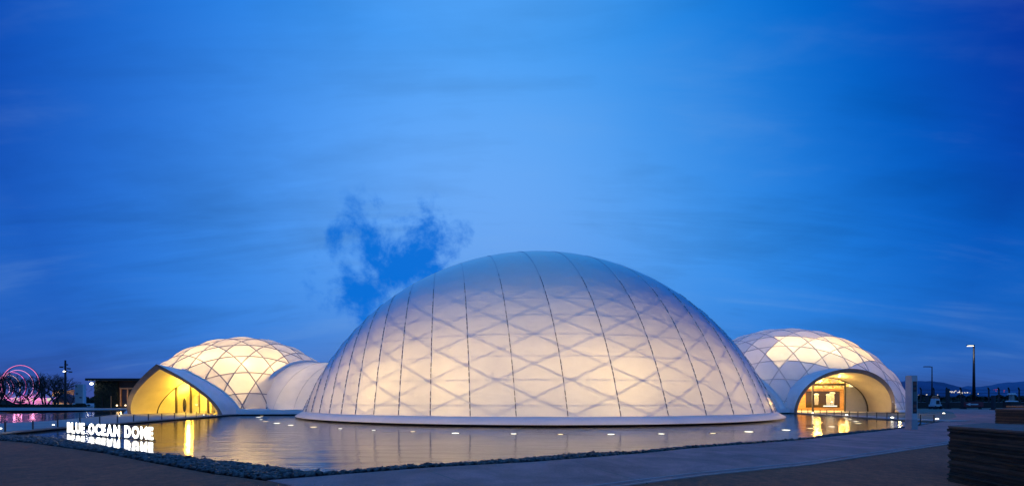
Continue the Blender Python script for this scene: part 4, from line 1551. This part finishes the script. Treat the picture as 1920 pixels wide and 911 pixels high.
def bare_tree(label, px, d, h, seed, spread=1.0):
    rnd = random.Random(seed)
    b = at(px, HZ, d)
    root = thing('bare_tree', (b.x, d, 0.06), label, 'tree', 'bare trees by the light rings')
    trunk, crown = MB(), MB()

    def grow(p, v, L, r, depth):
        k_ = 3
        pts = [p]
        q = Vector(p)
        vv = Vector(v)
        for i in range(k_):
            vv = (vv + Vector((rnd.gauss(0, .16), rnd.gauss(0, .16), rnd.gauss(0.04, .10)))).normalized()
            q = q + vv * (L / k_)
            pts.append(Vector(q))
        tgt = trunk if depth < 2 else crown
        tgt.tube(pts, r, 5 if depth < 2 else 3, r * 0.6, False)
        if depth >= 5:
            return
        for c in range(rnd.choice((2, 3, 3)) if depth else 4):
            a = rnd.uniform(0, 2 * PI)
            s = rnd.uniform(0.35, 0.95) * spread
            nv = (vv + Vector((math.cos(a) * s, math.sin(a) * s, rnd.uniform(-0.05, 0.25)))).normalized()
            grow(pts[rnd.choice((-1, -1, -2))], nv, L * rnd.uniform(0.62, 0.82), max(0.022, r * 0.60), depth + 1)
    for st in range(rnd.choice((2, 3))):
        a = rnd.uniform(0, 2 * PI)
        grow(Vector((b.x + 0.2 * math.cos(a), d + 0.2 * math.sin(a), 0.0)), Vector((0.3 * math.cos(a), 0.3 * math.sin(a), 1)).normalized(), h * 0.30, 0.16 * h / 8, 0)
    trunk.build('trunk', M_BARK, root)
    tag(crown.build('crown', M_BARK, root), kind='stuff')
    return root


for i, (px, dd, h, lab) in enumerate(((20, 88, 8.0, 'bare tree second from the photo edge, before the smaller rings'), (-8, 84, 8.8, 'bare tree cut by the left edge of the photo'), (57, 88, 7.6, 'forked bare tree before the middle of the rings'), (37, 96, 8.2, 'bare tree behind the forked one, under the largest ring'), (86, 88, 8.6, 'bare multi-stemmed tree at the right side of the largest ring'), (104, 92, 8.6, 'bare spreading tree just left of the dark mast'), (134, 104, 6.4, 'small bare tree with loose twigs right of the dark mast'))):
    bare_tree(lab, px, dd, h, 40 + i)
PINK = (1.0, 0.22, 0.55)
RL = ['largest outermost pink light ring behind the bare trees', 'second largest pale pink light ring', 'third light ring from outside, deep magenta', 'peach coloured light ring, fourth from outside', 'fifth light ring from outside, reaching the photo edge', 'sixth light ring from outside, half cut by the photo edge', 'small pale pink light ring at the photo edge', 'second smallest light ring at the photo edge', 'smallest innermost pink light ring at the photo edge']
for i, (px, py, r, dd, col) in enumerate(((38, 720.5, 36, 100, (1.0, 0.13, 0.36)), (33, 723, 29.5, 106, (1.0, 0.30, 0.62)), (22, 724, 26.5, 110, (0.9, 0.08, 0.45)), (14, 726, 23.5, 114, (1.0, 0.55, 0.55)), (5, 727, 20.5, 118, (1.0, 0.2, 0.6)), (0, 728.5, 18, 121, (1.0, 0.40, 0.70)), (-8, 730, 15.5, 125, (1.0, 0.6, 0.75)), (-12, 731.5, 13, 128, (1.0, 0.25, 0.55)), (-22, 734, 10, 135, (1.0, 0.2, 0.5)))):
    c = at(px, py, dd)
    rr = r / F * dd
    root = thing('light_ring', (c.x, dd, 0.06), RL[i], 'light ring', 'nested light rings on the left')
    pts = [Vector((c.x + rr * math.cos(q * PI / 30), dd, c.z + rr * math.sin(q * PI / 30))) for q in range(61)]
    MB().tube(pts, 0.058, 6, caps=False).build('light_tube', emission('ring_glow', (col[0] * 0.85, col[1] * 0.8 + 0.10, min(1.0, col[2] + 0.16)), 1.5), root, True)
    MB().tube([p + Vector((0, 0.16, 0)) for p in pts], 0.12, 6, caps=False).build('ring_frame', M_DARKST, root, True)
    MB().box((c.x, dd + 0.1, (c.z - rr) / 2), (rr * 0.7, 0.6, max(0.2, c.z - rr + 0.1))).build('foot', M_SOIL, root)
# low pavilion glowing behind the trees
root = thing('pavilion', (at(45, HZ, 150).x, 150, 0.06), 'low pale pavilion lit pink behind the bare trees', 'building')
x0, x1 = at(-40, HZ, 150).x, at(100, HZ, 150).x
M_PINKW = mat("cloth_pink_lit", (0.60, 0.42, 0.50), 0.6, var=0.2, vscale=0.3)  # pink of the light falling on the cloth put into its colour
rows = []
for q in range(9):
    t = q / 8
    rows.append([(x0 + (x1 - x0) * s / 12, 150 + 10 * t, 0.06 + 4.6 * math.sin(PI * min(1, 0.08 + t * 0.9)) ** 0.6 * (0.75 + 0.25 * math.sin(s * 1.1))) for s in range(13)])
MB().grid(rows).build('roof', M_PINKW, root, True)
MB().box(((x0 + x1) / 2, 149.6, 1.3), (x1 - x0, 0.3, 2.5)).build('wall', M_PINKW, root)
for i in range(14):
    x = x0 + (x1 - x0) * (i + 0.5) / 14
    MB().box((x, 149.4, 1.5 + 0.5 * math.sin(i * 2.1)), ((x1 - x0) / 22, 0.1, 1.1)).build('glow_patch', emission('patch_glow_%d' % (i % 3), ((1.0, 0.55, 0.65), (0.9, 0.95, 0.75), (1.0, 0.35, 0.6))[i % 3], 0.75), root)  # added glowing patches, standing in for pink light on the wall
for i in range(5):
    lamp('wall_wash', root, (x0 + (x1 - x0) * (i + 0.5) / 5, 146, 4.5), 900, (1.0, 0.30, 0.55), 1.0)
# slanted timber slats of the structure behind
d = 170.0
root = thing('timber_lattice', (at(120, HZ, d).x, d, 0.06), 'row of slanted brown timber slats behind the dark mast', 'structure')
for i in range(13):
    px = 96 + i * 3.2
    a_, b_ = at(px, 758, d), at(px + 4.5, 731 + 1.2 * math.sin(i), d)
    MB().tube([(a_.x, d, 0.0), (b_.x, d, b_.z)], 0.26, 5).build('slat', M_WOOD, root)
for i in range(3):
    lamp('slat_wash', root, (at(100 + i * 14, HZ, d).x, d - 5, 2.0), 500, (1.0, 0.75, 0.45), 0.6)
# pale planter strip in front of the trees
for i, (px0, px1) in enumerate(((-10, 26), (42, 132))):
    a_, b_ = at(px0, HZ, 84), at(px1, HZ, 84)
    root = thing('tree_bed', ((a_.x + b_.x) / 2, 86, 0.06), ('short dark planted bed at the left edge of the photo', 'long dark planted bed under the bare trees')[i], 'planting bed')
    MB().box(((a_.x + b_.x) / 2, 86, 0.11), (b_.x - a_.x, 5, 0.2)).build('soil', M_SOIL, root)
    mb = MB()
    for q in range(900):
        c = Vector((random.uniform(a_.x, b_.x), random.uniform(83.6, 88.4), 0.2 + random.random() * 0.4))
        a = Vector((random.gauss(0, 1), random.gauss(0, 1), random.gauss(0, 1))).normalized() * 0.22
        b = a.cross(Vector((random.gauss(0, 1), random.gauss(0, 1), 1))).normalized() * 0.15
        mb.add([c - a, c - b, c + a, c + b], [(0, 1, 2, 3)])
    tag(mb.build('ground_cover', M_HEDGE, root), kind='stuff')
